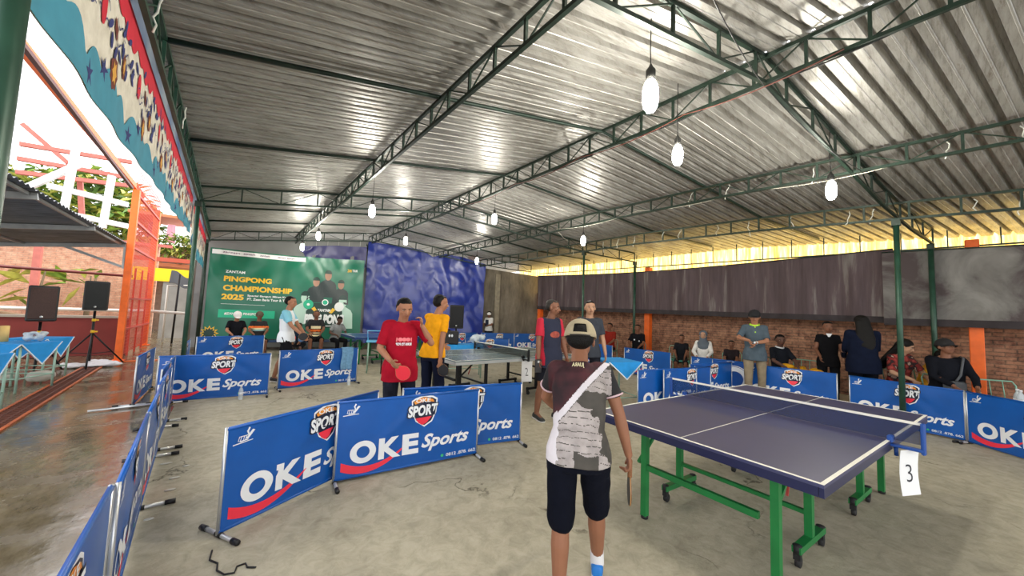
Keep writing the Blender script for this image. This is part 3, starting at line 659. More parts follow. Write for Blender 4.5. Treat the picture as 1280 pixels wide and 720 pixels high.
def ik(a, c, l1, l2, hint):
    a, c, hint = Vector(a), Vector(c), Vector(hint); d = c - a; D = d.length
    if D > (l1 + l2) * .998: d = d * ((l1 + l2) * .998 / D); D = d.length; c = a + d
    x = (l1 * l1 - l2 * l2 + D * D) / (2 * D); h = math.sqrt(max(0, l1 * l1 - x * x)); u = d.normalized(); n_ = (hint - u * hint.dot(u)).normalized()
    return a + u * x + n_ * h, c
def rotm(yaw, pitch=0, roll=0): return Matrix.Rotation(yaw, 3, 'Z') @ Matrix.Rotation(pitch, 3, 'X') @ Matrix.Rotation(roll, 3, 'Y')
def person(label, loc, rz, h=1.68, skin='a', hip=(0, 0, .90), lean=(0, 0), twist=0, head=(0, 0, 0), hands=((.27, .08, .80), (-.27, .08, .80)), feet=((.11, .03, .085), (-.11, -.03, .085)),
           ehint=((.5, -1, -.2), (-.5, -1, -.2)), khint=((.1, 1, 0), (-.1, 1, 0)), shirt=('#333', .35), shirt_mats=None, paint=None, sleeve=.75, pants='#16181f', pleg=.55, shirt_len=.06, hair='short', cap=None, shoe='#2a2a2c', sock=None,
           belly=0., vox=.011, hcurl=.7, group=None, female=False, collar=None, build=1.0, hdir=((0, 0, -1), (0, 0, -1)), pantlen='long', face=True, sitting=False, hsz=1.0, seed=1, hscale=1., cat='person'):
    """local frame: faces +y, right hand at +x; numbers are metres for a 1.70 m body, scaled to h"""
    S = h / 1.70
    t = thing('person', label, cat, loc, rz, group); t.scale = (S, S, S); sk = skin_mat(skin)
    Hp = Vector(hip); R0 = rotm(0, 0, 0); lx, ly = lean
    TR = Matrix.Rotation(twist, 3, 'Z')
    upv = Vector((lx, ly, 1)).normalized(); rgt = (TR @ Vector((1, 0, 0))); rgt = (rgt - upv * rgt.dot(upv)).normalized(); fwd = upv.cross(rgt)
    hr = Vector((1, 0, 0)); hf = Vector((0, 1, 0)); Z = Vector((0, 0, 1))
    waist = Hp + upv * .13; chest = Hp + upv * .36; sho = Hp + upv * .50; nb = Hp + upv * .545
    sw = .158 * build * (.9 if female else 1); SH = [sho + rgt * sw - fwd * .005, sho - rgt * sw - fwd * .005]
    HM = rotm(twist + head[0], head[1], head[2]); hc = nb + upv * .045 + HM @ Vector((0, .018, .115)) + fwd * .012; HM = HM @ Matrix.Diagonal((1.15 * hsz, 1.08 * hsz, 1.0 * hsz))
    HJ = [Hp + hr * .095 + Z * -.0, Hp - hr * .095]
    bd = build
    def torso(inf=0.):
        G = [(Hp - Z * .09, hr, hf, .135 * bd + inf, .098 * bd + inf), (Hp, hr, hf, .158 * bd + inf, .112 * bd + inf), (waist, (hr + rgt).normalized(), (hf + fwd).normalized(), .143 * bd + inf + belly * .4, .100 * bd + inf + belly), (Hp + upv * .25, rgt, fwd, .152 * bd + inf + belly * .2, .106 * bd + inf + belly * .5),
             (chest, rgt, fwd, .160 * bd + inf, .113 * bd + inf), (Hp + upv * .45, rgt, fwd, .158 * bd + inf, .096 * bd + inf), (sho + upv * .008, rgt, fwd, .128 * bd + inf, .066 * bd + inf), (nb, rgt, fwd, .075 + inf, .062 + inf)]
        return G
    EL, WR = [], []
    for i in (0, 1):
        e, w_ = ik(SH[i], hands[i], .285, .255, TR @ Vector(ehint[i])); EL.append(e); WR.append(w_)
    KN, AN = [], []
    for i in (0, 1):
        k, a = ik(HJ[i], feet[i], .415, .405, khint[i]); KN.append(k); AN.append(a)
    # ---- body: torso, head, arms with hands, legs
    g = Geo(); g.loft(torso(-.02)); 
    g.cap(nb - upv * .03, hc - Z * .06, .060 * (.88 if female else 1), .054 * (.88 if female else 1))
    HP = lambda x, y, z: hc + HM @ Vector((x, y, z))
    g.ball(HP(0, -.012, .03), (.074, .093, .082), HM); g.ball(HP(0, .018, -.035), (.058, .066, .078), HM); g.ball(HP(0, .040, -.082), (.034, .034, .026), HM)
    g.ball(HP(0, .062, .012), (.050, .022, .038), HM); g.cap(HP(0, .078, .008), HP(0, .098, -.028), .010, .014); g.ball(HP(0, .084, -.034), (.019, .012, .010), HM)
    for s_ in (-1, 1):
        g.ball(HP(s_ * .074, -.008, -.012), (.009, .018, .030), HM); g.ball(HP(s_ * .036, .058, -.022), (.022, .018, .020), HM)
    g.ball(HP(0, .074, -.060), (.024, .014, .012), HM)
    for i in (0, 1):
        s_ = 1 if i == 0 else -1
        g.cap(SH[i] - rgt * s_ * .06 - upv * .02, SH[i] - upv * .015, .040 * bd, .038 * bd); g.limb([SH[i] - upv * .015, SH[i].lerp(EL[i], .45), EL[i]], [.038 * bd, .044 * bd, .036 * bd]); g.limb([EL[i], EL[i].lerp(WR[i], .3), WR[i]], [.036 * bd, .038 * bd, .025])
        # hand: palm, four fingers of two bones, thumb
        ad = (WR[i] - EL[i]).normalized(); hd = Vector(hdir[i]); hd = (ad * .6 + (TR @ hd).normalized() * .8).normalized()
        side = hd.cross(rgt * s_).normalized() if abs(hd.dot(rgt)) < .9 else hd.cross(fwd).normalized()
        nrm = side.cross(hd).normalized()                      # across the palm's thickness
        if nrm.dot(-rgt * s_) < 0: nrm = -nrm                   # palm faces the body
        wd = side if side.dot(fwd) > 0 else -side               # towards the thumb
        M = Matrix((wd, nrm, hd)).transposed(); pc = WR[i] + hd * .05; hs = hscale
        g.ball(pc, (.040 * hs, .017 * hs, .052 * hs), M, 10, 8)
        if vox < .0125:
            for q, (o_, ln, rr) in enumerate(((.029, .066, .0088), (.010, .074, .0092), (-.010, .069, .0088), (-.028, .054, .0078))):
                b0 = WR[i] + hd * .075 * hs + wd * o_ * hs; c1 = hcurl * (.75 + .1 * q)
                d1 = (hd * math.cos(c1 * .6) + nrm * math.sin(c1 * .6) + wd * o_ * 1.5).normalized(); b1 = b0 + d1 * ln * .55 * hs
                d2 = (hd * math.cos(c1 * 1.7) + nrm * math.sin(c1 * 1.7)).normalized(); g.cap(b0, b1, rr * 1.08, rr, 8); g.cap(b1, b1 + d2 * ln * .5 * hs, rr, rr * .85, 8)
            th0 = WR[i] + hd * .025 + wd * .022; th1 = th0 + (wd * .75 + hd * .7 + nrm * .2).normalized() * .040; g.cap(th0, th1, .013, .0105, 8); g.cap(th1, th1 + (hd * .9 + wd * .25 + nrm * .4).normalized() * .034, .0105, .0085, 8)
        if True:
            k, a = KN[i], AN[i]
            g.limb([HJ[i], HJ[i].lerp(k, .5), k], [.088 * bd, .074 * bd, .054]); g.limb([k, k.lerp(a, .33) - Vector((0, .012, 0)), a], [.052, .056, .035]); g.cap(a, a + Vector((0, .10, -.045)), .034, .028)
    g.build('body', sk, t, vox, 2)
    # ---- shirt
    sm = shirt_mats or [mat('cloth_' + shirt[0].strip('#'), shirt[0], .9, var=.10, vscale=14, bump=.15, bscale=60, spec=.12)]
    g = Geo(); r = torso(.012); bot = Hp - Z * shirt_len
    rr = [(bot, hr, hf, .168 * bd + .026 + belly * .3, .122 * bd + .026 + belly * .6)] + ([(Hp, hr, hf, .168 * bd + .022 + belly * .35, .122 * bd + .024 + belly * .7), (Hp + upv * .06, (hr + rgt).normalized(), (hf + fwd).normalized(), .160 * bd + .018 + belly * .35, .116 * bd + .020 + belly * .8)] if shirt_len > .03 else []) + r[2:7] + [(nb - upv * .008, rgt, fwd, .076, .068)]
    g.loft(rr, 24)
    for i in (0, 1):
        s_ = 1 if i == 0 else -1; e = SH[i].lerp(EL[i], min(1, sleeve))
        g.cap(SH[i] - rgt * s_ * .05 - upv * .006, SH[i] - upv * .006, .060 * bd, .057 * bd)
        if sleeve <= 1: g.cap(SH[i] - upv * .01, SH[i].lerp(e, .12), .056 * bd, .056 * bd); g.cap(SH[i] - upv * .01, e, .055 * bd, .058 * bd, 16, flat=True)
        else: g.cap(SH[i], e, .060 * bd, .048); g.limb([e, e.lerp(WR[i], .3)], [.048, .046]); g.cap(e, e.lerp(WR[i], .95), .047, .037, 16, flat=True)
    so = g.build('shirt', sm, t, max(vox * .9, .006), 2, wrinkle=.0035 if vox < .012 else .002, seed=seed, paint=paint)
    if collar:
        mb = MB(); c0 = nb - upv * .0
        for k in range(2):
            mb.tube([c0 + (rgt * math.cos(a) * .074 + fwd * math.sin(a) * .07) + upv * (.012 * k + .006 - .022 * max(0, math.sin(a))) for a in [2 * PI * j / 20 for j in range(20)]], .011, 6, closed=True)
        mb.build('collar', mat('collar_' + collar.strip('#'), collar, .8), t)
    # ---- trousers or shorts
    if pants:
        pm = mat('cloth_' + pants.strip('#'), pants, .9, var=.10, vscale=14, bump=.15, bscale=60, spec=.12)
        g = Geo(); g.loft([(Hp - Z * .10, hr, hf, .150 * bd, .112 * bd), (Hp, hr, hf, .162 * bd, .117 * bd), (Hp + upv * .05, (hr + rgt).normalized(), (hf + fwd).normalized(), .148 * bd + belly * .3, .106 * bd + belly * .5)])
        for i in (0, 1):
            k, a = KN[i], AN[i]; loose = .014
            if 1 < pleg < 1.4:
                e = k.lerp(a, pleg - 1); g.cap(HJ[i], HJ[i].lerp(k, .3), .097 * bd, .095 * bd); g.cap(HJ[i], k, .096 * bd, .082 * bd); g.cap(k - (k - HJ[i]) * .05, e, .083 * bd, .078 * bd, 16, flat=True)
            elif pleg <= 1:
                e = HJ[i].lerp(k, pleg); g.cap(HJ[i], HJ[i].lerp(e, .3), .097 * bd, .095 * bd); g.cap(HJ[i], e, .095 * bd, .080 * bd, 16, flat=True)
            else:
                e = k.lerp(a, min(.95, pleg - 1)); g.cap(HJ[i], k, .097 * bd, .070 * bd); g.cap(k, k.lerp(a, .1), .070, .068); g.cap(k, e, .070, .055, 16, flat=True)
        g.build('shorts' if pleg <= 1.4 else 'trousers', pm, t, max(vox * .9, .008), 2, wrinkle=.003, seed=seed + 3)
    # ---- shoes and socks
    if shoe:
        shm = mat('shoe_' + shoe.strip('#'), shoe, .5, var=.05); solem = mat('shoe_sole', '#d9d9d6', .6)
        for i in (0, 1):
            a = AN[i]; k = KN[i]; dn = (a - k).normalized(); f_ = Vector((0, 1, 0)) if abs(dn.y) < .6 else Vector((0, 1, .2)).normalized()
            f_ = (f_ - dn * f_.dot(dn) * .4).normalized(); r_ = f_.cross(Z).normalized(); u_ = r_.cross(f_)
            base = a - u_ * .085
            g = Geo(); g.loft([(base + f_ * y + u_ * z0, r_, u_, w_, hh) for y, w_, hh, z0 in ((-.065, .024, .024, .034), (-.055, .036, .040, .044), (-.02, .040, .048, .050), (.03, .040, .046, .046), (.08, .044, .036, .036), (.13, .047, .028, .028), (.17, .040, .022, .023), (.185, .022, .012, .016))], 14)
            s_o = g.build('shoe', shm, t, .008, 1)
            mb = MB(); pts = [(-.07, .026), (-.05, .036), (.02, .038), (.09, .045), (.14, .046), (.175, .036), (.19, .018)]
            ring = [base + f_ * y + r_ * w_ for y, w_ in pts] + [base + f_ * y - r_ * w_ for y, w_ in reversed(pts)]
            mb.poly([p + u_ * .002 for p in ring], u_ * .018); mb.build('sole', solem, s_o)
            if sock:
                g = Geo(); g.cap(a + dn * .03, a - dn * .085, .044, .043, 14, flat=True); g.build('sock', mat('sock_' + sock.strip('#'), sock, .9), t, .008, 1)
    # ---- face
    if face:
        fp = MB()
        for s_ in (-1, 1):
            mb = MB(); mb.ball(HP(s_ * .030, .0735, .004), (.0135, .008, .0048), HM, 10, 6); mb.build('eye', eye_w, t)
            fp.ball(HP(s_ * .030, .0785, .004), (.0065, .0045, .0060), HM, 8, 6)
        fp.build('pupils', eye_d, t)
        mb = MB()
        for s_ in (-1, 1): mb.tube([HP(s_ * .012, .083, .020), HP(s_ * .030, .082, .027), HP(s_ * .048, .070, .020)], [.003, .0042, .002], 6)
        mb.build('eyebrows', hair_m, t)
        mb = MB(); mb.tube([HP(-.024, .080, -.060), HP(-.010, .0885, -.0575), HP(0, .089, -.060), HP(.010, .0885, -.0575), HP(.024, .080, -.060)], [.002, .0045, .004, .0045, .002], 6); mb.build('mouth', lip_m, t)
    # ---- hair / headgear
    hm = hair_m if hair != 'thin' else hair_g
    if hair in ('short', 'thin', 'bushy'):
        b_ = {'short': 0, 'thin': -.003, 'bushy': .018}[hair]
        g = Geo(); g.ball(HP(0, -.028, .048 + b_ * .5), (.077 + b_, .084 + b_, .076 + b_), HM); g.ball(HP(0, -.044, .010), (.078 + b_ * .6, .066 + b_ * .6, .074), HM)
        g.ball(HP(0, .022, .082 + b_), (.056 + b_, .040, .026), HM)
        g.build('hair', hm, t, min(vox, .009), 1, wrinkle=.0025, seed=seed)
    elif hair == 'long':
        g = Geo(); g.ball(HP(0, -.022, .045), (.088, .095, .085), HM); g.ball(HP(0, -.055, -.02), (.094, .070, .11), HM); g.loft([(HP(0, -.05, .02), HM @ Vector((1, 0, 0)), HM @ Vector((0, 1, 0)), .09, .06), (HP(0, -.075, -.13), rgt, fwd, .11, .055), (HP(0, -.10, -.28), rgt, fwd, .13, .045), (HP(0, -.12, -.42), rgt, fwd, .11, .03), (HP(0, -.12, -.50), rgt, fwd, .06, .015)])
        g.build('hair', hm, t, .010, 2, wrinkle=.004, seed=seed)
    elif hair == 'hijab':
        g = Geo(); g.ball(HP(0, -.022, .035), (.090, .092, .098), HM); g.ball(HP(0, -.03, -.05), (.085, .082, .09), HM); g.loft([(HP(0, -.01, -.06), rgt, fwd, .075, .085), (HP(0, -.005, -.14), rgt, fwd, .10, .10), (sho + fwd * .01, rgt, fwd, .16, .115), (sho - upv * .12 + fwd * .02, rgt, fwd, .15, .125), (sho - upv * .16 + fwd * .02, rgt, fwd, .10, .125)])
        g.build('headscarf', mat('scarf_grey', '#5d6670', .9, var=.15), t, .010, 2, wrinkle=.003, seed=seed)
    if cap:
        col, dirn = cap; cm = mat('cap_' + col.strip('#'), col, .85, var=.06, vscale=40, bump=.2, bscale=90)
        mb = MB(); CM = HM @ Matrix.Rotation(0 if dirn > 0 else PI, 3, 'Z') @ Matrix.Rotation(-.06, 3, 'X'); c0 = HP(0, -.014, .026)
        vs = []; nu, nv = 28, 9
        for j in range(nv + 1):
            a = PI / 2 * j / nv
            for k in range(nu):
                b_ = 2 * PI * k / nu; x, y, z = .090 * math.cos(a) ** .8 * math.cos(b_), .108 * math.cos(a) ** .8 * math.sin(b_), .112 * math.sin(a) - .012 * (1 - j / nv)
                vs.append(c0 + CM @ Vector((x, y, z)))
        fs = []
        for j in range(nv):
            for k in range(nu):
                b_ = 2 * PI * (k + .5) / nu
                if math.sin(b_) < -.88 and 1 <= j <= 3: continue          # the opening above the strap
                fs.append((j * nu + k, j * nu + (k + 1) % nu, (j + 1) * nu + (k + 1) % nu, (j + 1) * nu + k))
        mb.add(vs, fs, 0, True); crown = mb.build('cap', cm, t); sol = crown.modifiers.new('thickness', 'SOLIDIFY'); sol.thickness = .003
        mb = MB()
        def br(u, v):
            a = PI * (.12 + .76 * u); x = .086 * math.cos(a); y0 = .098 * math.sin(a); y = y0 + .075 * v * math.sin(PI * (.06 + .88 * u)) ; return c0 + CM @ Vector((x * (1 - .08 * v), y, -.006 - .018 * v + .022 * (math.sin(PI * u) - 1) * 1.0 + .012))
        mb.sheet(br, 16, 5, (0, 0, .004)); mb.build('visor', mat('visor_' + col.strip('#'), col, .85), crown)
        mb = MB(); mb.ball(c0 + CM @ Vector((0, 0, .112)), .006); mb.build('button', cm, crown)
        if dirn > 0 and hair is None:
            g = Geo(); g.ball(HP(0, -.035, .012), (.079, .07, .068), HM); g.build('hair', hair_m, t, .009, 1)
    t['_'] = 0; del t['_']
    return dict(t=t, S=S, nb=nb, hc=hc, HM=HM, WR=WR, EL=EL, SH=SH, rgt=rgt, fwd=fwd, up=upv, Hp=Hp, AN=AN, KN=KN, shirt=so, HP=HP, TR=TR)
def decal(P, name, mats, fn, off=.004, back=False):
    """project flat artwork (x across the chest, z up, from the pelvis) onto the shirt along the chest's forward axis"""
    mb = fn(); me = P['shirt'].data; bv = BVHTree.FromPolygons([v.co for v in me.vertices], [p.vertices for p in me.polygons]); s_ = -1 if back else 1
    out = []
    for x, _, z in mb.v:
        o = P['Hp'] + P['rgt'] * (x * s_) + P['up'] * z + P['fwd'] * (.5 * s_); h_, nn, _, _ = bv.ray_cast(o, -P['fwd'] * s_, 1.0)
        out.append(tuple((h_ if h_ is not None else o - P['fwd'] * s_ * .38) + P['fwd'] * s_ * off))
    mb.v = out; return mb.build(name, mats, P['t'])
def paddle(label, loc, M, rubber='#e01830', parent=None):
    """table tennis racket: blade in the local xz plane, handle along -z"""
    t = thing('table_tennis_racket', label, 'racket', loc); t.rotation_euler = M.to_euler()
    def disc(y0, y1, s_):
        mb = MB(); pts = []
        for k in range(28): a = 2 * PI * k / 28; pts.append((.076 * s_ * math.cos(a), y0, .10 + .080 * s_ * math.sin(a) - (.012 if math.sin(a) < -.85 else 0)))
        mb.poly(pts, (0, y1 - y0, 0)); return mb
    disc(-.003, .003, 1).build('blade', mat('blade_wood', '#b88a58', .5), t); disc(-.0055, -.003, .97).build('rubber', mat('rubber_' + rubber.strip('#'), rubber, .5), t); disc(.003, .0055, .97).build('rubber', mat('rubber_back' , '#16161a' if rubber != '#16161a' else '#8a1420', .5), t)
    mb = MB(); mb.box((0, 0, -.03), (.030, .024, .11), bev=.006); mb.build('handle', mat('handle_wood', '#8d5f3c', .5), t)
    return t
def gp(u, d):                      # ground point under photo column u at axis depth d
    r = ray(u, 392); k = d / (r.x * fw.x + r.y * fw.y) * math.hypot(fw.x, fw.y); return (r.x * k, r.y * k, 0)
def gx(u, x): r = onx(u, 392, x); return (r.x, r.y, 0)
TOC = lambda p: math.atan2(-p[1], -p[0]) - PI / 2          # rotation that faces the camera
# ---------------- near man, seen from behind
def near_paint(pc):
    x, y, z = pc.T; z = .905 + (z - .905) * .92 + y * .387; x = x + (z - .905) * .03; out = np.zeros(len(pc), int)
    nz = np.array([noise.noise((a * 9, b * 3, c * 9)) for a, b, c in pc]); n2 = np.array([noise.noise((a * 22 + 5, b * 3, c * 26)) for a, b, c in pc])
    w_ = z - 1.02; diag = w_ - (.34 + 1.25 * (x - .10)) - .25 * np.minimum(0, x + .05) ** 2 * 8
    out[:] = 0                                             # 0 maroon, 1 white, 2 dark grey, 3 pale brick, 4 black
    below = diag < .03
    out[diag < .012] = 1; out[diag < -.045] = 2
    pale = (diag < -.05) & (z < 1.17 + nz * .06 + .45 * (-x)) & (z < 1.26) & (x < .13 + n2 * .05 - (z - .98) * .3)
    pale |= (diag < -.05) & (z > 1.24 + n2 * .03) & (x > .02) & (z < 1.40)
    pale &= ~((z < .86 + nz * .05) & (x > -.02) & (x < .12))
    out[pale] = 3
    mort = pale & (np.abs((z * 26 + n2 * .25) % 1 - .5) > .455); out[mort] = 2
    out[(x < -.125 + n2 * .03) & below & (z < 1.18)] = 1
    front = y > .05 + .42 * (pc[:, 2] - .905); out[front & (out != 1)] = 0
    out[np.abs(x) > .205] = 4
    return out
nm_mats = [mat('jersey_maroon', '#5a3236', .85, col2='#33282b', vscale=7, spec=.2), mat('jersey_white', '#d9d3d6', .8, var=.08), mat('jersey_dark_grey', '#4a4640', .85, var=.3, vscale=9), mat('jersey_stone', '#a89f9b', .85, var=.25, vscale=14), mat('jersey_black', '#1b1a1c', .8)]
PN = tuple(gp(727, 2.04))
P = person('man seen from behind in a brick-pattern jersey, beige cap and dark shorts', PN, -.90, h=1.53, hsz=1.08, skin='a', hip=(0, 0, .905), lean=(-.03, .42), head=(.03, -.16, 0), hands=((.31, .16, .85), (-.13, .50, .98)),
           feet=((.13, .26, .11), (-.09, -.06, .085)), ehint=((1, -.7, 0), (-1, -.4, 0)), shirt_mats=nm_mats, paint=near_paint, sleeve=.62, shirt_len=.055, pants='#0c0f1a', pleg=1.02, cap=('#b3a586', 1), hair='short', shoe='#1f78c8', sock='#e8e6e6', vox=.0065, hcurl=1.5, face=True, hdir=((0, .1, -1), (0, .6, -.6)), build=1.03, seed=4)
mb = MB(); mb.tube([P['hc'] + P['HM'] @ Vector((.088 * math.cos(a), -.014 + .110 * math.sin(a), .020)) for a in [PI * (1.30 + .40 * k / 10) for k in range(11)]], .007, 6); mb.build('cap_strap', mat('strap_black', '#1a1714', .7), P['t'])
mb = MB()
for i, fr_ in ((0, .62), (1, .62)):
    e = P['SH'][i].lerp(P['EL'][i], fr_ - .03); d = (P['EL'][i] - P['SH'][i]).normalized(); x_, y_, _ = frame_of(d)
    mb.tube([e + (x_ * math.cos(a) + y_ * math.sin(a)) * .0625 for a in [2 * PI * k / 18 for k in range(18)]], .006, 6, closed=True)
mb.build('sleeve_trim', mat('trim_pink', '#d8b8be', .8), P['t'])
def neck_print():
    m_ = MB(); put_text(m_, 'JUARA', (-.035, .485, .045, .525), lambda u, v: (u, 0, v), 0, bold=.04); return m_
decal(P, 'neck_print', mat('print_cream', '#e6dcb0', .6), neck_print, back=True)
S = P['S']; MW = Matrix.Translation(PN) @ Matrix.Rotation(-.90, 4, 'Z')
hw = MW @ (P['WR'][0] * S); d_ = Vector((.10, .05, -1)).normalized()
M_ = Matrix.Rotation(-.62 + PI / 2 - .25, 3, 'Z') @ Matrix.Rotation(PI - .08, 3, 'Y')
paddle('dark red table tennis racket hanging from the hand of the man in the beige cap', MW @ (P['WR'][0] * S + Vector((.012, .045, -.12))), M_, '#3c1a1c')
# ---------------- man in the red shirt
def rm_print():
    m_ = MB()
    for cx in (-.045, .0, .045):
        n_ = 20; m_.fan(lambda a, b: (a, 0, b), [(cx + .026 * math.cos(2 * PI * k / n_), .335 + .022 * math.sin(2 * PI * k / n_)) for k in range(n_)])
    m_.poly([(-.088, 0, .358), (-.074, 0, .352), (-.078, 0, .31), (-.09, 0, .31)]); m_.poly([(.088, 0, .358), (.074, 0, .352), (.078, 0, .31), (.09, 0, .31)])
    put_text(m_, 'BORN TO POP', (-.088, .265, .09, .298), lambda u, v: (u, 0, v), 1, bold=.05); return m_
p = gp(504, 4.22)
P = person('man in a dark red T-shirt with chest print looking down at a red racket', p, TOC(p) + .22, h=1.665, skin='b', head=(.10, -.34, .05), hands=((.15, .22, 1.00), (-.20, .12, 1.40)), ehint=((.8, -.9, -.5), (-.7, .1, -1)), shirt=('#a01428', .3), sleeve=.85, shirt_len=.15, pants='#20222c', pleg=1.9, hair='short', vox=.0075, hcurl=1.2, hdir=((-.3, .8, -.4), (0, .2, 1)), belly=.015, build=1.06, seed=2, shoe='#26262a')
decal(P, 'chest_print', [mat('print_pink', '#f07880', .6), p_white], rm_print)
MW = Matrix.Translation(p) @ Matrix.Rotation(TOC(p) + .22, 4, 'Z'); tc_ = Vector((-p[0], -p[1], 0)).normalized(); lt = tc_.cross(Vector((0, 0, 1)))
M_ = Matrix((-lt, -tc_, Vector((0, 0, 1)))).transposed(); M_ = M_ @ Matrix.Rotation(2.35, 3, 'Y')
paddle('bright red table tennis racket held by the man in the dark red T-shirt', MW @ (P['WR'][0] * P['S'] + Vector((-.045, .075, -.045))), M_)
# ---------------- man in the yellow shirt
p = gp(543, 5.25)
P = person('man in a yellow T-shirt seen from behind, reaching for the grey table', p, TOC(p) + PI - .75, h=1.765, skin='b', head=(-.55, -.1, 0), twist=0, lean=(.02, .10), hands=((.20, -.06, .84), (-.14, .50, .80)), ehint=((.5, -1, 0), (-.6, -.6, -.6)), shirt=('#eba21a', .3), sleeve=.72, shirt_len=.05, pants='#141a2e', pleg=1.9, hair='short', vox=.008, hcurl=.5, hdir=((0, 0, -1), (0, 1, -.1)), seed=6)
MW = Matrix.Translation(p) @ Matrix.Rotation(TOC(p) + PI - .75, 4, 'Z')
M_ = Matrix((Vector((.86, -.5, 0)).normalized(), Vector((.5, .86, 0)).normalized(), Vector((0, 0, 1)))).transposed() @ Matrix.Rotation(PI - .5, 3, 'Y')
paddle('black table tennis racket in the lowered hand of the man in yellow', MW @ (P['WR'][0] * P['S'] + Vector((0, .03, -.09))), Matrix.Rotation(-.5, 3, 'Z') @ Matrix.Rotation(PI - .3, 3, 'Y'), '#16161a')
# ---------------- man with navy and red T-shirt
def mm_paint(pc):
    x, y, z = pc.T; out = np.zeros(len(pc), int); out[(np.abs(x) > .155) & (z > 1.0)] = 1; out[(np.abs(x) > .16) & (z < 1.1) & (z > .78)] = 1; return out
def mm_print():
    m_ = MB(); n_ = 24; m_.fan(lambda a, b: (a, 0, b), [(.085 * math.cos(2 * PI * k / n_), .31 + .052 * math.sin(2 * PI * k / n_) * (1 if math.sin(2 * PI * k / n_) > 0 else .8)) for k in range(n_)], rings=8); return m_
p = tuple(gp(688, 5.5))
P = person('man in a navy T-shirt with red sleeves standing by the grey table, looking right', p, PI - .12, h=1.76, skin='c', head=(.62, -.12, 0), hands=((.27, .10, .80), (-.25, .12, .82)), shirt_mats=[mat('tee_navy', '#1d2238', .85, var=.1), mat('tee_red', '#b81c34', .85, var=.1)], paint=mm_paint, sleeve=.78, shirt_len=.16, pants='#1a1b22', pleg=.85, hair='thin', vox=.008, belly=.02, build=1.04, seed=9, feet=((.16, -.05, .085), (-.10, .06, .085)), shoe='#23282a')
decal(P, 'chest_print', mat('print_orange', '#b0523c', .7, col2='#7a2f2a', vscale=25), mm_print)
MW = Matrix.Translation(p) @ Matrix.Rotation(PI - .12, 4, 'Z')
t = thing('phone_case', 'dark flat case in the hand of the man with red sleeves', 'case', MW @ (P['WR'][0] * P['S'] + Vector((.02, .03, -.10))), PI - .3)
mb = MB(); mb.box((0, 0, 0), (.10, .02, .19), bev=.006); mb.build('case_body', mat('case_dark', '#201f22', .4), t)
mb = MB(); mb.box((0, .0112, .06), (.03, .002, .03)); mb.build('clasp', steel_w, t)
# ---------------- young man in grey shirt
def gm_print():
    m_ = MB(); n_ = 16; m_.fan(lambda a, b: (a, 0, b), [(.05 * math.cos(2 * PI * k / n_), .33 + .03 * math.sin(2 * PI * k / n_)) for k in range(n_)]); return m_
p = gp(737, 6.2)
P = person('young man in a dark grey T-shirt standing by a slim green post', p, TOC(p) + .15, h=1.79, skin='d', head=(.05, .02, 0), hands=((.25, .10, .80), (-.26, .10, .82)), shirt=('#3c4048', .3), sleeve=.8, shirt_len=.08, pants='#22242c', pleg=1.9, seed=12, vox=.0095)
decal(P, 'chest_print', mat('print_rust', '#a85a40', .7), gm_print)
# ---------------- umpire in the grey polo
p = gx(943, 8.22)
P = person('umpire in a grey polo shirt with lime collar and black cap, hands together', p, TOC(p) + .1, h=1.76, skin='b', head=(-.12, -.12, 0), hands=((.12, .36, 1.16), (.02, .30, 1.12)), ehint=((1, -.3, -.6), (-1, -.3, -.6)), shirt=('#4d5a64', .3), sleeve=.85, shirt_len=.12, pants='#8a7d68', pleg=1.9, hair=None, cap=('#15161a', 1), collar='#b6e03c', seed=14, vox=.009, belly=.015, build=1.0)
def um_pl():
    m_ = MB(); m_.box((0, 0, .46), (.02, .001, .12)); return m_
decal(P, 'placket', mat('lime_cloth', '#a8d23a', .8), um_pl)
t = thing('wristwatch', 'pale wristwatch on the left arm of the umpire', 'watch', Matrix.Translation(p) @ Matrix.Rotation(TOC(p) + .1, 4, 'Z') @ (P['EL'][1].lerp(P['WR'][1], .9) * P['S']))
mb = MB(); d = (P['WR'][1] - P['EL'][1]); d.rotate(Matrix.Rotation(TOC(p) + .1, 3, 'Z')); mb.lathe((0, 0, 0), [(.031, -.008), (.033, 0), (.031, .008)], 16, axis=d.normalized()); mb.build('strap', mat('watch', '#cfd2d4', .3, .5), t)
mb = MB(); mb.ball((-.02, -.02, .012), (.014, .014, .012)); mb.build('dial', mat('watch_face', '#f2f2f2', .3), t)
t = thing('ball', 'small white ball in the umpire\'s right hand', 'ball', Matrix.Translation(p) @ Matrix.Rotation(TOC(p) + .1, 4, 'Z') @ (P['WR'][0] * P['S'] + Vector((-.08, .06, -.03))))
mb = MB(); mb.ball((0, 0, 0), .02); mb.build('shell', p_white, t)
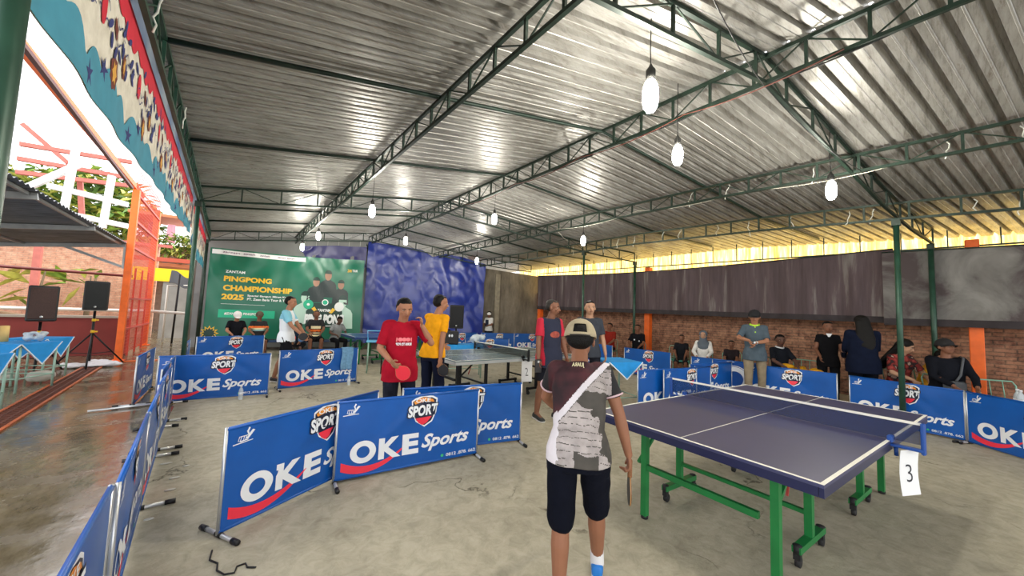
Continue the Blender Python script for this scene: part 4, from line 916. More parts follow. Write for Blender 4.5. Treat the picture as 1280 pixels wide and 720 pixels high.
# ---------------- seated people along the brick wall
SIT = dict(hip=(0, -.05, .52), feet=((.13, .36, .085), (-.13, .36, .085)), khint=((.1, .5, 1), (-.1, .5, 1)), hands=((.13, .30, .68), (-.11, .32, .68)), ehint=((1, -.6, -.4), (-1, -.6, -.4)), sitting=True, vox=.012)
chair_fr = mat('chair_green', '#7fae98', .4, .2); chair_st = mat('chair_vinyl', '#3f8a7c', .5)
def chair_build(label, loc, rz, group='steel tube chairs'):
    t = thing('tube_chair', label, 'chair', loc, rz, group)
    mb = MB(); mb.box((0, 0, .445), (.42, .42, .04), bev=.012); mb.build('seat', chair_st, t)
    for sx in (-1, 1):
        mb = MB(); mb.tube([(sx * .19, .19, .43), (sx * .20, .21, 0.01)], .012, 8); mb.build('leg', chair_fr, t)
        mb = MB(); mb.tube([(sx * .19, -.19, .43), (sx * .20, -.23, 0.01)], .012, 8); mb.build('leg', chair_fr, t)
    mb = MB(); mb.tube([(-.19, -.19, .42), (-.20, -.24, .74), (-.17, -.255, .80), (.17, -.255, .80), (.20, -.24, .74), (.19, -.19, .42)], .011, 8)
    for x in (-.07, .07): mb.tube([(x, -.255, .80), (x, -.215, .5)], .007, 6)
    mb.tube([(-.195, -.215, .5), (.195, -.215, .5)], .009, 6); mb.build('backrest_frame', chair_fr, t)
    return t
def seated(label, u, x, dr=0., ch='', **kw):
    p = gx(u, x); a = dict(SIT); a.update(kw); rz = PI / 2 + dr
    chair_build('tube steel chair under the ' + ch, (p[0], p[1], 0), rz); return person(label, p, rz, **a), p, rz
def badge():
    m_ = MB(); m_.ball((-.07, 0, .33), (.02, .001, .02)); m_.ball((.07, 0, .36), (.024, .001, .024)); return m_
seated('seated man in a red jacket beside the man in the dark grey T-shirt', 762, 9.9, .25, 'man in the red jacket', h=1.70, skin='c', shirt=('#8e2a20', .3), sleeve=.85, pants='#2a2c33', pleg=1.9, seed=21)
P, p, rz = seated('seated man in a black shirt with white round badges, left of an orange post', 797, 9.9, .35, 'man in black with badges', h=1.70, skin='c', shirt=('#15151a', .3), sleeve=.8, pants='#1e2026', pleg=1.9, seed=22)
decal(P, 'badges', p_white, badge)
seated('boy in a black T-shirt sitting left of the woman in the headscarf', 852, 9.7, .4, 'boy in black', h=1.40, skin='c', hip=(0, -.05, .56), shirt=('#1c1d22', .3), sleeve=.8, pants='#2b2b2e', pleg=1.0, seed=23)
seated('seated woman with a grey headscarf and white long-sleeved top', 879, 9.6, .35, 'woman in the headscarf', h=1.62, skin='d', shirt=('#e4e2de', .3), sleeve=1.6, pants='#8fa7b8', pleg=1.9, hair='hijab', female=True, seed=24)
seated('small boy in black half hidden by the umpire', 914, 9.6, .3, 'boy behind the umpire', h=1.32, skin='c', hip=(0, -.05, .58), shirt=('#2a2326', .3), sleeve=.8, pants='#2b2b2e', pleg=1.0, seed=25)
P, p, rz = seated('seated man in a black shirt with pale collar looking left beside the umpire', 976, 9.2, .9, 'man beside the umpire', h=1.66, skin='e', shirt=('#1a1d24', .3), sleeve=.85, pants='#2a2c33', pleg=1.9, seed=26, collar='#c8ccd0', head=(-.3, -.1, 0))
p = gx(1034, 9.35)
P = person('girl in a black T-shirt standing against the brick wall, one arm bent', p, PI / 2 + .3, h=1.60, skin='c', female=True, hair='short', head=(.1, -.05, 0), hands=((.16, .28, 1.0), (-.27, .1, .82)), shirt=('#131316', .3), sleeve=.5, shirt_len=.12, pants='#17181c', pleg=1.9, seed=27, vox=.0115)
mb = MB(); mb.poly([P['HP'](x, .07, z) for x, z in ((-.045, -.13), (.045, -.13), (.012, -.20), (-.012, -.20))], (0, .006, 0)); mb.build('undershirt', p_white, P['t'])
p = gx(1077, 8.95)
P = person('woman with long black hair and dark navy top standing with her back half turned', p, TOC(p) + PI + .25, h=1.72, skin='d', female=True, hair='long', head=(.2, -.1, 0), hands=((.10, .32, 1.20), (-.20, .25, .95)), shirt=('#10172a', .3), sleeve=1.6, shirt_len=.18, pants='#14151b', pleg=1.9, seed=28, build=1.2, belly=.03, vox=.0115)
def rw_paint(pc):
    x, y, z = pc.T; nz = np.array([noise.noise((a * 16, b * 16, c * 16)) for a, b, c in pc]); o_ = (nz > .05).astype(int); o_[nz > .33] = 2; o_[nz < -.3] = 3; return o_
seated('seated woman with long black hair and red patterned top behind the green post', 1124, 9.3, .9, 'woman in red pattern', h=1.74, skin='d', female=True, hair='long', shirt_mats=[mat('batik_red', '#7c2420', .85), mat('batik_dark', '#2a1a1c', .85), mat('batik_cream', '#b89a88', .85), mat('batik_rust', '#a0403a', .85)], paint=rw_paint, sleeve=.9, pants='#1c1c22', pleg=1.9, seed=29, head=(.5, -.4, 0), lean=(.05, .12), vox=.0115)
seated('person in a mustard top bending behind the man with the bucket hat', 1153, 10.0, 1.2, 'person in mustard', h=1.55, skin='b', shirt=('#c8902e', .3), sleeve=.9, pants='#30323a', pleg=1.9, seed=30, lean=(-.1, .35), head=(0, -.5, 0))
P, p, rz = seated('seated man in a black shirt and dark hat with a grey shoulder bag', 1183, 9.05, .55, 'man with the shoulder bag', h=1.76, skin='c', shirt=('#14161d', .3), sleeve=1.5, pants='#1e2026', pleg=1.9, seed=31, hair=None, cap=('#1d1c1e', 1), build=1.12, belly=.03, head=(.15, .2, 0), vox=.0115)
mb = MB(); f_, r_, u_ = P['fwd'], P['rgt'], P['up']; mb.tube([P['SH'][1] + u_ * .065 - f_ * .02, P['SH'][1] + u_ * .05 + f_ * .09 + r_ * .03, P['Hp'] + u_ * .30 + f_ * .165 - r_ * .06, P['Hp'] + u_ * .17 + f_ * .19 + r_ * .03], .014, 6)
t = thing('shoulder_bag', 'grey shoulder bag worn across the chest of the seated man in the dark hat', 'bag', p, rz); t.scale = (P['S'],) * 3; mb.build('strap', mat('bag_grey', '#55585c', .8), t)
mb = MB(); mb.box(P['Hp'] + u_ * .14 + f_ * .20 + r_ * .03, (.26, .07, .15), bev=.03); mb.build('pouch', mat('bag_grey', '#55585c', .8), t)
# ---------------- far end of the hall
p = (8.75, 12.6, 0)
P = person('person in a white and navy top with a white headband beside the concrete wall', p, TOC(p) - .5, h=1.55, skin='c', shirt=('#dcdcd8', .3), sleeve=.8, hair='bushy', hands=((.1, .3, 1.15), (-.1, .3, 1.1)), head=(.5, -.2, 0), pants='#24262c', pleg=1.9, seed=40, vox=.013, cap=('#e4e2de', 1))
mb = MB(); mb.box(P['Hp'] + P['up'] * .30 + P['fwd'] * .135 + P['rgt'] * .03, (.16, .02, .3), bev=.005); mb.build('navy_vest', mat('vest_navy', '#1c2740', .9), P['t'])
# bench with the sitting players in front of the green banner
bench_y = 12.9
def far_sit(label, u, y, rz=PI, **kw):
    r = ony(u, 392, y); a = dict(SIT); a.update(vox=.0125); a.update(kw); return person(label, (r.x, y, 0), rz, **a), (r.x, y, 0)
t = thing('bench', 'long low dark blue bench under the green banner', 'bench', (1.6, 13.05, 0), -.12)
mb = MB(); mb.box((0, 0, .43), (4.2, .38, .045), bev=.01); mb.build('seat', mat('bench_blue', '#24406e', .5), t)
for x in (-1.9, -.6, .6, 1.9):
    mb = MB(); mb.beam((x, -.15, 0), (x, -.15, .41), .04); mb.beam((x, .15, 0), (x, .15, .41), .04); mb.beam((x, -.15, .2), (x, .15, .2), .03); mb.build('leg', mat('bench_leg', '#1c2740', .5), t)
far_sit('seated man in black with a white cap in front of the green banner', 297, 12.95, PI + .15, h=1.66, skin='b', shirt=('#16171c', .3), pants='#23252d', pleg=1.0, cap=('#e6e4e0', 1), hair=None, seed=41, head=(0, -.45, 0))
def st_paint(pc):
    x, y, z = pc.T; o_ = np.zeros(len(pc), int); w_ = z - .52; o_[(w_ < .40) & (w_ > .345)] = 1; o_[(w_ <= .345) & (w_ > .30)] = 2; o_[(w_ <= .30) & (w_ > .25)] = 3; return o_
stm = [mat('stripe_black', '#1a191c', .85), mat('stripe_orange', '#e8702a', .85), mat('stripe_cream', '#efe0b4', .85), mat('stripe_teal', '#8fb8b8', .85)]
far_sit('seated man in a black shirt with orange and cream chest stripes and olive cap', 325, 12.9, PI + .05, h=1.66, skin='c', shirt_mats=stm, paint=st_paint, pants='#20222a', pleg=1.0, cap=('#5a5040', 1), hair=None, seed=42)
def s2_paint(pc):
    x, y, z = pc.T; w_ = z - .52; o_ = np.zeros(len(pc), int); o_[(np.abs(x) < .13) & (((w_ > .06) & (w_ < .10)) | ((w_ > .14) & (w_ < .17)) | ((w_ > .28) & (w_ < .36)))] = 2; o_[(w_ > .2) & (w_ < .26)] = 1; return o_
far_sit('seated man in a black and white striped jersey right of the walking player', 396, 12.6, PI - .1, h=1.78, skin='c', shirt_mats=stm, paint=s2_paint, pants='#17181d', pleg=.95, hair='thin', seed=43)
far_sit('crouched person with dark hair and grey shirt at the right end of the bench', 422, 12.7, PI + .3, h=1.6, skin='e', shirt=('#8b8f90', .3), pants='#17181d', pleg=1.9, hair='short', seed=44, lean=(0, .25), head=(0, -.5, 0))
P, p = far_sit('child in dark clothes holding a red racket beside the striped player', 378, 11.9, PI - .5, h=1.25, hip=(0, -.05, .6), skin='e', shirt=('#1c2a3c', .3), pants='#15161b', pleg=1.0, hair='short', seed=45, lean=(.1, .1))
CM_ = Matrix.Translation(p) @ Matrix.Rotation(PI - .5, 4, 'Z'); paddle('red table tennis racket held by the sitting child', CM_ @ (P['WR'][0] * P['S'] + Vector((0, .06, .03))), Matrix.Rotation(.1, 3, 'Z'))
paddle('blue table tennis racket in the other hand of the sitting child', CM_ @ (P['WR'][1] * P['S'] + Vector((0, .06, .02))), Matrix.Rotation(.5, 3, 'Y'), '#2a6aa0')
t = thing('sports_bag', 'black sports bag with a white tick on the ground before the bench', 'bag', (p[0] - .25, p[1] - .3, 0), .2)
mb = MB(); mb.box((0, 0, .15), (.55, .28, .28), bev=.07); mb.build('bag_body', mat('bag_black', '#16161a', .8, var=.2), t)
mb = MB(); mb.poly([(-.06, -.142, .14), (-.035, -.142, .10), (-.02, -.142, .10), (.03, -.142, .19), (.015, -.142, .19), (-.028, -.142, .125), (-.045, -.142, .15)], (0, -.003, 0)); mb.build('tick_mark', p_white, t)
mb = MB(); mb.tube([(-.15, -.05, .28), (-.12, -.05, .38), (.12, -.05, .38), (.15, -.05, .28)], .012, 6); mb.build('handle', mat('bag_black', '#16161a'), t)
# walking player in white and light blue
def wp_paint(pc):
    x, y, z = pc.T; o_ = np.zeros(len(pc), int); o_[((z > 1.27) & (np.abs(x) > .08)) | ((np.abs(x) > .17) & (z > 1.12))] = 1; return o_
p = gp(360, 7.2)
P = person('player in a white shirt with light blue shoulders and black shorts walking to the right', p, TOC(p) + 1.25, h=1.70, skin='b', head=(-.1, -.1, 0), hands=((.16, .32, .98), (-.14, .30, .95)), feet=((.1, .25, .085), (-.1, -.2, .10)), shirt_mats=[mat('tee_white', '#e6ebee', .85), mat('tee_lightblue', '#7fc0d4', .85)], paint=wp_paint, sleeve=.75, shirt_len=.08, pants='#15161a', pleg=.8, seed=46, vox=.009, shoe='#2a2b30')
paddle('small dark racket in the hand of the walking player in white', Matrix.Translation(p) @ Matrix.Rotation(TOC(p) + 1.25, 4, 'Z') @ (P['WR'][0] * P['S'] + Vector((-.02, .12, .0))), Matrix.Rotation(TOC(p), 3, 'Z') @ Matrix.Rotation(2, 3, 'Y'), '#16161a')
# person in black behind the yellow shirt
p = (3.6, 8.9, 0); p = gp(554, 9.2)
a = dict(SIT); a.update(h=1.72, skin='b', shirt=('#121216', .3), pants='#1b1c22', pleg=1.9, seed=47)
person('man in black sitting behind the man in yellow, mostly hidden', p, TOC(p), **a); chair_build('tube steel chair under the man in black behind the man in yellow', p, TOC(p))
# ================================================================ hanging lamps
wire_m = mat('cable_black', '#181818', .6); hold = mat('holder', '#2c2c2a', .5)
bulb_m = bpy.data.materials.new('lamp_glow'); bulb_m.use_nodes = True; bb = bulb_m.node_tree.nodes['Principled BSDF']; bb.inputs['Emission Color'].default_value = (1, .95, .84, 1); bb.inputs['Emission Strength'].default_value = BULB
LP = [((813, 120), 1.24, 'largest and nearest hanging bulb'), ((847, 194), 1.55, 'second largest bulb, just right of and below the largest'), ((1039, 238), .87, 'bulb hanging from the right truss near the green post'), ((465, 264), 5.51, 'bulb above the man in the yellow shirt'),
      ((618, 274), 4.53, 'bulb below the ridge truss left of the centre'), ((729, 301), 4.59, 'bulb in front of the slim green post'), ((398, 295), 8.3, 'bulb above the right half of the green banner'), ((378, 309), 10.3, 'lower bulb over the green banner'), ((507, 301), 7.4, 'bulb before the blue tarpaulin'), ((596, 326), 8.6, 'bulb at the right edge of the blue tarpaulin')]
ZB = [3.42, 3.40, 3.22, 3.25, 3.50, 3.25, 3.45, 3.30, 3.45, 3.30]
SZ = [1.9, 1.6, 1.6, 1.5, 1.5, 1.5, 1.5, 1.5, 1.5, 1.5]
for (uv, _, lb), z, s in zip(LP, ZB, SZ):
    p = onz(uv[0], uv[1], z); zt = zc(p.x, p.y)
    t = thing('hanging_bulb', lb, 'lamp', p, 0, 'hanging bulbs')
    mb = MB(); mb.lathe((0, 0, 0), [(.001, -.075 * s), (.018 * s, -.07 * s), (.030 * s, -.05 * s), (.034 * s, -.02 * s), (.034 * s, .02 * s), (.028 * s, .05 * s), (.018 * s, .07 * s)], 16); mb.build('bulb', bulb_m, t)
    mb = MB(); mb.lathe((0, 0, .068 * s), [(.019 * s, 0), (.021 * s, .02 * s), (.021 * s, .05 * s), (.010 * s, .065 * s), (.008, .08 * s)], 12); mb.build('holder', hold, t)
    mb = MB(); mb.tube([(0, 0, .14 * s), (.01, .01, (zt + .3 - z) * .5 + .07), (0, 0, zt + .30 - z)], .0045, 6); mb.build('cord', wire_m, t)
# cables lashed along the trusses and loose ties
def cable(pts, label, r=.006, m_=wire_m):
    mb = MB(); P_ = []
    for a, b2 in zip(pts, pts[1:]):
        a, b2 = Vector(a), Vector(b2)
        for k in range(8):
            s_ = k / 8; q = a.lerp(b2, s_); q.z -= .10 * 4 * s_ * (1 - s_) * min(1, (b2 - a).length / 2.5); P_.append(q)
    P_.append(Vector(pts[-1])); o = mb.tube(P_, r, 5).build('power_cable', m_); return tag(o, label, 'cable')
cable([(4.12, y, zc(4.1, y) + .03) for y in (0, 1.5, 3, 4.6, 6, 7.6, 9)], 'drooping black cable tied along the ridge truss', .009)
cable([(4.06, y, zc(4.1, y) - .01) for y in (.6, 2, 3.6, 5.2, 7)], 'second thin cable beneath the ridge truss', .006, mat('cable_red', '#6a3a30', .6))
cable([(6.4, y, zc(6.4, y) + .04) for y in (.3, 2.2, 4.1, 6.4)] + [(7.3, 6.8, zc(7.3, 6.8) + .02)], 'pale string running along the truss right of the ridge', .004, mat('string_pale', '#d8d4c4', .8))
cable([(-.3, -.3, zc(0, 0)), (1.73, .9, zc(1.73, 1) - .02), (4.1, 1.2, zc(4.1, 1.2) - .04), (6.3, .8, zc(6.3, .8) - .03)], 'thin cable strung across the nearest cross truss', .005)
rnd = random.Random(5)
tie_m = mat('plastic_tie', '#cfd2c8', .6)
for k, (x, y) in enumerate([(8.17, yy) for yy in (-.5, -.1, .9, 1.2, 2.0, 2.7, 3.3, 4.1, 4.5, 5.3, 5.8, 6.3, 7.4)] + [(6.42, yy) for yy in (-.4, .1, 1.3, 2.4, 3.0)] + [(-.5, 3.4), (-.5, 5.2)]):
    mb = MB(); q = Vector((x, y, zc(x, y) + .2)); P_ = [q]
    for j in range(5): q = q + Vector((rnd.uniform(-.02, .02), rnd.uniform(-.03, .03), -rnd.uniform(.03, .07))); P_.append(q)
    tag(mb.tube(P_, .007, 5).build('plastic_tie', tie_m), 'scrap of pale plastic tie dangling from a green truss', 'tie', 'plastic ties on the green trusses')
# ================================================================ green banner
by = lambda x: 14.6 - .235 * (x + .55)
BX0, BX1 = -.52, 3.78
def bn(u, v, off=0.0):
    x = BX0 + (BX1 - BX0) * u; zt = 3.24 - .05 * math.sin(PI * u) ; zb = .42
    f_ = .035 * math.sin(u * 38 + 2 * math.sin(v * 4)) * (v ** 2) * .6 + .03 * math.sin((u - .5) * 16 + (v - 1) * 5) * v + .012 * math.sin((u * .9 + v * .6) * 30 + 3 * math.sin(u * 9)) * v + .012 * math.sin((u * .8 - v * .7) * 26) * v + .02 * noise.noise((u * 8, v * 3, 1))
    return Vector((x, by(x) - .12 - f_ - off, zb + (zt - zb) * v))
gm = mat('banner_green', '#0a6b50', .32, var=.10, vscale=1.2, spec=.6); gpale = mat('banner_pale', '#b8d8c8', .35); gyel = mat('banner_yellow', '#f0c232', .35); gmint = mat('banner_mint', '#1cb488', .35); gdk = mat('banner_dark', '#10382e', .35); gsk = mat('banner_face', '#a07a64', .4); gwh = mat('banner_white', '#eef2f0', .35)
t = thing('event_banner', 'large green vinyl banner with yellow championship lettering hung across the back', 'banner', (0, 0, 0))
mb = MB(); mb.sheet(lambda u, v: bn(u, v), 150, 40, (0, .006, 0)); mb.build('vinyl', gm, t)
mb = MB(); fn = lambda u, v: bn(u, v, .012)
put_text(mb, 'ZANTAM', (.095, .735, .21, .765), fn, 3, bold=.03); put_text(mb, 'PINGPONG', (.09, .64, .375, .70), fn, 0, bold=.045); put_text(mb, 'CHAMPIONSHIP', (.09, .535, .51, .60), fn, 0, bold=.045); put_text(mb, '2025', (.085, .435, .215, .50), fn, 0, bold=.045)
put_text(mb, 'Special Bangun Minat Ke-10', (.235, .475, .51, .503), fn, 3, bold=.03); put_text(mb, 'PT. Zeen Baris Tour & Travel', (.235, .437, .51, .465), fn, 3, bold=.03)
mb.add([fn(.085, .385), fn(.30, .385), fn(.51, .385), fn(.51, .388), fn(.30, .388), fn(.085, .388)], [(0, 1, 4, 5), (1, 2, 3, 4)], 3)
for a_, b_ in ((.075, .16), (.16, .25), (.25, .33), (.33, .41)): mb.add([bn(a_, .235, .010), bn(b_, .235, .010), bn(b_, .325, .010), bn(a_, .325, .010)], [(0, 1, 2, 3)], 1)
put_text(mb, '#ZANTAM PINGPONG', (.11, .265, .33, .295), lambda u, v: bn(u, v, .026), 3, bold=.03)
mb.build('lettering', [gyel, gmint, gpale, gwh], t)
mb = MB()
for k in range(24): mb.add([bn(k / 24 * .98 + .01, .935 , .010), bn((k + 1) / 24 * .98 + .01, .935, .010), bn((k + 1) / 24 * .98 + .01, .985, .010), bn(k / 24 * .98 + .01, .985, .010)], [(0, 1, 2, 3)]) if k < 14 else None
for k, w_ in ((.07, .10), (.19, .07), (.29, .06), (.40, .05), (.46, .05)): put_text(mb, 'zantam', (k, .952, k + w_, .972), lambda u, v: bn(u, v, .022), 1, bold=.01)
mb.build('sponsor_strip', [gwh, mat('print_purple', '#7a4a70', .5)], t)
# poster figures and crest
mb = MB()
def fig(cu, cv, s_, body=2, face=3, off=.010):
    n_ = 18; mb.fan(lambda u, v: bn(u, v, off), [(cu + a, cv + b_) for a, b_ in [(-.06 * s_, -.17 * s_), (-.055 * s_, -.03 * s_), (-.045 * s_, .0), (-.015 * s_, .03 * s_), (.015 * s_, .03 * s_), (.045 * s_, 0), (.055 * s_, -.03 * s_), (.06 * s_, -.17 * s_)]], body)
    mb.fan(lambda u, v: bn(u, v, off + .003), [(cu + .022 * s_ * math.cos(2 * PI * k / n_), cv + .075 * s_ + .055 * s_ * math.sin(2 * PI * k / n_)) for k in range(n_)], face)
    mb.fan(lambda u, v: bn(u, v, off + .006), [(cu + .024 * s_ * math.cos(PI * k / 9), cv + .095 * s_ + .045 * s_ * math.sin(PI * k / 9)) for k in range(10)], 1)
fig(.60, .40, 1.3, 0, 0, .008); fig(.86, .36, 1.35, 0, 0, .008); fig(.665, .62, 1.0); fig(.84, .60, 1.0); fig(.745, .70, 1.1)
mb.fan(lambda u, v: bn(u, v, .016), [(.61, .14), (.61, .34), (.66, .44), (.81, .44), (.86, .34), (.86, .14)], 1, rings=8)
mb.build('poster_figures', [gpale, gdk, mat('banner_jacket', '#2c3838', .4), gsk], t)
mb = MB()
def disc_(cu, cv, ru, rv, off, mi):
    n_ = 26; mb.fan(lambda u, v: bn(u, v, off + .004), [(cu + ru * math.cos(2 * PI * k / n_), cv + rv * math.sin(2 * PI * k / n_)) for k in range(n_)], mi)
disc_(.622, .42, .034, .058, .020, 1); disc_(.835, .40, .034, .058, .020, 2); disc_(.735, .45, .023, .038, .020, 2); disc_(.735, .45, .017, .028, .023, 1); disc_(.622, .42, .010, .016, .023, 2)
mb.add([bn(u, v, .021) for u, v in ((.645, .37), (.665, .395), (.69, .335), (.67, .325))], [(0, 1, 2, 3)], 0); mb.add([bn(u, v, .021) for u, v in ((.81, .36), (.79, .385), (.765, .325), (.785, .315))], [(0, 1, 2, 3)], 0)
put_text(mb, 'ZANTAM', (.685, .335, .775, .370), lambda u, v: bn(u, v, .024), 2, bold=.05); put_text(mb, 'PING PONG', (.60, .185, .875, .305), lambda u, v: bn(u, v, .024), 2, bold=.08, shear=.12)
mb.add([bn(u, v, .022) for u, v in ((.62, .15), (.86, .16), (.86, .168), (.62, .162))], [(0, 1, 2, 3)], 2)
put_text(mb, 'ZAN', (.88, .84, .91, .875), fn, 0, bold=.04); put_text(mb, 'TOUR', (.915, .845, .955, .875), fn, 2, bold=.04)
star = []
for k in range(24): a = 2 * PI * k / 24; rr_ = 1 if k % 2 == 0 else .62; star.append(bn(.035 + .055 * rr_ * math.cos(a), .06 + .085 * rr_ * math.sin(a) * (1 if math.sin(a) > -.6 else .7), .012))
mb.add(star, [tuple(range(24))], 0)
star = [bn(.035 + .043 * (1 if k % 2 == 0 else .62) * math.cos(2 * PI * k / 24), .06 + .065 * (1 if k % 2 == 0 else .62) * math.sin(2 * PI * k / 24), .015) for k in range(24)]; mb.add(star, [tuple(range(24))], 3)
mb.build('crest', [gyel, gmint, gwh, gdk], t)
# ================================================================ blue tarpaulins
tarp = mat('tarp_blue', '#20348c', .34, var=.15, vscale=2.5, bump=.25, bscale=9, spec=.6); tarp2 = mat('tarp_violet', '#2a2a68', .4, var=.15, vscale=2)
def tarp_build(pts_top, zbot, label, mt, seed, ny=.0, nu=90):
    """pts_top: list of (x, z) along the slanting back wall"""
    t = thing('tarpaulin', label, 'tarpaulin', (0, 0, 0)); X0, X1 = pts_top[0][0], pts_top[-1][0]
    def zt(x):
        for (a, za), (b_, zb_) in zip(pts_top, pts_top[1:]):
            if x <= b_: return za + (zb_ - za) * (x - a) / (b_ - a)
        return pts_top[-1][1]
    def fn(u, v):
        x = X0 + (X1 - X0) * u; z = zbot(x) + (zt(x) - zbot(x)) * v
        d = .028 * math.sin(x * 3.3 + seed + 1.8 * math.sin(z * 1.1 + seed)) + .012 * math.sin(x * 11 + 3 * z) * (.3 + v) + .03 * noise.noise((x * 2.2, z * 1.6, seed + 3)) + .12 * noise.noise((x * .9, z * .8, seed)) + .035 * noise.noise((x * 4, z * 3, seed)) + .10 * abs(math.sin(x * 2.1 + seed)) * (1 - v) ** 2
        return (x, back_y(x) - .22 - ny - abs(d), z)
    mb = MB(); mb.sheet(fn, nu, 60, (0, .006, 0)); mb.build('sheet', mt, t)
    mb = MB()
    for k in range(6):
        x = X0 + (X1 - X0) * (k + .3) / 6; q = Vector(fn((k + .3) / 6, 1)); mb.tube([q, q + Vector((0, -.02, .12)), (q.x, q.y, q.z + .2)], .005, 5)
    mb.build('tie_cord', tie_m, t); return t
tarp_build([(3.98, 4.02), (5.2, 3.96), (5.9, 3.90), (6.3, 3.66), (6.8, 3.84), (7.6, 3.76), (8.45, 3.55)], lambda x: .25 if x < 6.6 else .25 + (x - 6.6) * .1, 'big crumpled blue tarpaulin hung across the back wall right of the green banner', tarp, 3.3)
tarp_build([(1.9, 3.62), (3.0, 3.75), (3.95, 3.8)], lambda x: 3.02, 'violet blue tarpaulin strip above the right half of the green banner', tarp2, 8.1, ny=-.05, nu=40)
tarp_build([(-.85, 3.62), (1, 3.85), (4.0, 4.1)], lambda x: .1, 'dark sheet hanging behind the green banner', mat('sheet_dark', '#808280', .7), 1.1, ny=-.12, nu=40)
# ================================================================ batik cloth along the open left side
m, n, l, b = nodes_mat('batik_cream_cloth'); l.new(ramp(n, l, noise_tex(n, l, 9, 4), [(.35, '#cfc9b8'), (.65, '#e4dfd0')]), b.inputs['Base Color']); b.inputs['Roughness'].default_value = .85
teal = mat('batik_teal', '#3f8ea6', .85, var=.1); bnav = mat('batik_navy', '#27306e', .85); bred = mat('batik_crimson', '#cc1c34', .85, var=.08); bgold = mat('batik_gold', '#d8a040', .85); bbrn = mat('batik_brown', '#6e2e1e', .85)
def batik(y0, y1, zb, zt, label, X_=-.63, sag=.0):
    t = thing('batik_cloth', label, 'cloth', (X_, y0, 0)); L = y1 - y0
    def sf(y, w_, off=0.):       # y metres along, w_ 0..1 up
        z0 = zb(y0 + y); z1 = zt(y0 + y); return Vector((.009 * math.sin(y * 2.3) * (1 - w_) + .008 * math.sin(y * 9) * (1 - w_) + off, y, z0 + (z1 - z0) * w_))
    mb = MB(); mb.sheet(lambda u, v: sf(L * u, v), int(L * 14), 6, (-.003, 0, 0)); mb.build('cloth', m, t)
    for side in (1,):
        q = lambda y, w_, k=0: sf(min(L, max(0, y)), min(1, max(0, w_)), .004 + .0012 * k)
        tl, fl = MB(), MB(); N_ = int(L * 26)
        up_ = lambda y: .13 + .10 * abs(math.sin(PI * y / .95)) ** .7 + .10 * abs(math.sin(PI * y / .95 * 3))
        vs = [q(L * k / N_, 0) for k in range(N_ + 1)] + [q(L * k / N_, up_(L * k / N_)) for k in range(N_ + 1)]; tl.add(vs, [(k, k + 1, N_ + 2 + k, N_ + 1 + k) for k in range(N_)], 0)
        rd = lambda y: .88 - .08 * abs(math.sin(PI * y / .62 + .4)) - .08 * abs(math.sin(PI * y / .21))
        vs = [q(L * k / N_, rd(L * k / N_)) for k in range(N_ + 1)] + [q(L * k / N_, 1) for k in range(N_ + 1)]; tl.add(vs, [(k, k + 1, N_ + 2 + k, N_ + 1 + k) for k in range(N_)], 1)
        tl.build('border', [teal, bred], t)
        H_ = .9
        def blob(y, w_, ry, rw, mi, k, n_=10, rot=0, star=0):
            pts = []
            for j in range(n_):
                a = 2 * PI * j / n_; r_ = 1 if not star or j % 2 == 0 else star; yy, ww = ry * r_ * math.cos(a), rw * r_ * math.sin(a); pts.append(q(y + 1.6 * (yy * math.cos(rot) - ww * math.sin(rot)), w_ + 1.6 * (yy * math.sin(rot) + ww * math.cos(rot)) / H_, k))
            fl.add(pts, [tuple(range(n_))], mi)
        rn = random.Random(int(y0 * 7 + 3)); y = .1
        while y < L - .1:
            blob(y, .10, .05, .05, 0, 1, 10, rn.random(), .35); blob(y + .23, .26, .045, .05, 0, 1, 10, rn.random(), .35); blob(y + .40, .33, .05, .075, 2, 1, 14, 0, .8); blob(y + .40, .33, .03, .05, 3, 2, 12, 0, .6)
            blob(y + .62, .50, .035, .06, 2, 1, 14, 0, .8); blob(y + .62, .50, .018, .04, 3, 2, 12, 0, .6); blob(y + .12, .60, .03, .065, 1, 1, 12); blob(y + .36, .62, .022, .05, 2, 1, 12, .4, .7)
            for _ in range(16): blob(y + rn.uniform(0, .9), rn.uniform(.36, .84), .014, .034, 0, 1, 8, rn.uniform(-1, 1))
            for _ in range(6):
                a0_, w0_ = y + rn.uniform(0, .8), rn.uniform(.48, .7); pr = [(a0_ + .03 * j, w0_ + .03 * math.sin(j * 1.3 + a0_ * 5)) for j in range(8)]
                for (a1_, w1_), (a2_, w2_) in zip(pr, pr[1:]): fl.add([q(a1_, w1_, 1), q(a2_, w2_, 1), q(a2_, w2_ + .012, 1), q(a1_, w1_ + .012, 1)], [(0, 1, 2, 3)], 0)
            y += .95
        fl.build('flower_print', [bnav, bred, bbrn, bgold], t)
    return t
batik(-1.2, 8.75, lambda y: 2.505 + .032 * y, lambda y: zc(-.6, y) + .02, 'long patterned cloth with teal border and red top hung along the left eave')
batik(9.1, 14.0, lambda y: 2.62 - .03 * (y - 9) + .04 * math.sin(y), lambda y: zc(-.6, y) + .0, 'second patterned cloth beyond the green eave post, hanging lower')
t = thing('blue_lining', 'blue sheet pieces tucked between the left eave truss and the roof', 'sheet', (-.66, -1, 0))
mb = MB(); mb.sheet(lambda u, v: (.01 * math.sin(u * 80), 15 * u, zc(-.6, 15 * u) + .02 + .27 * v), 90, 2, (-.003, 0, 0)); mb.build('cloth', mat('lining_blue', '#3a5f9c', .7, col2='#a8b4bc', vscale=1.4), t)
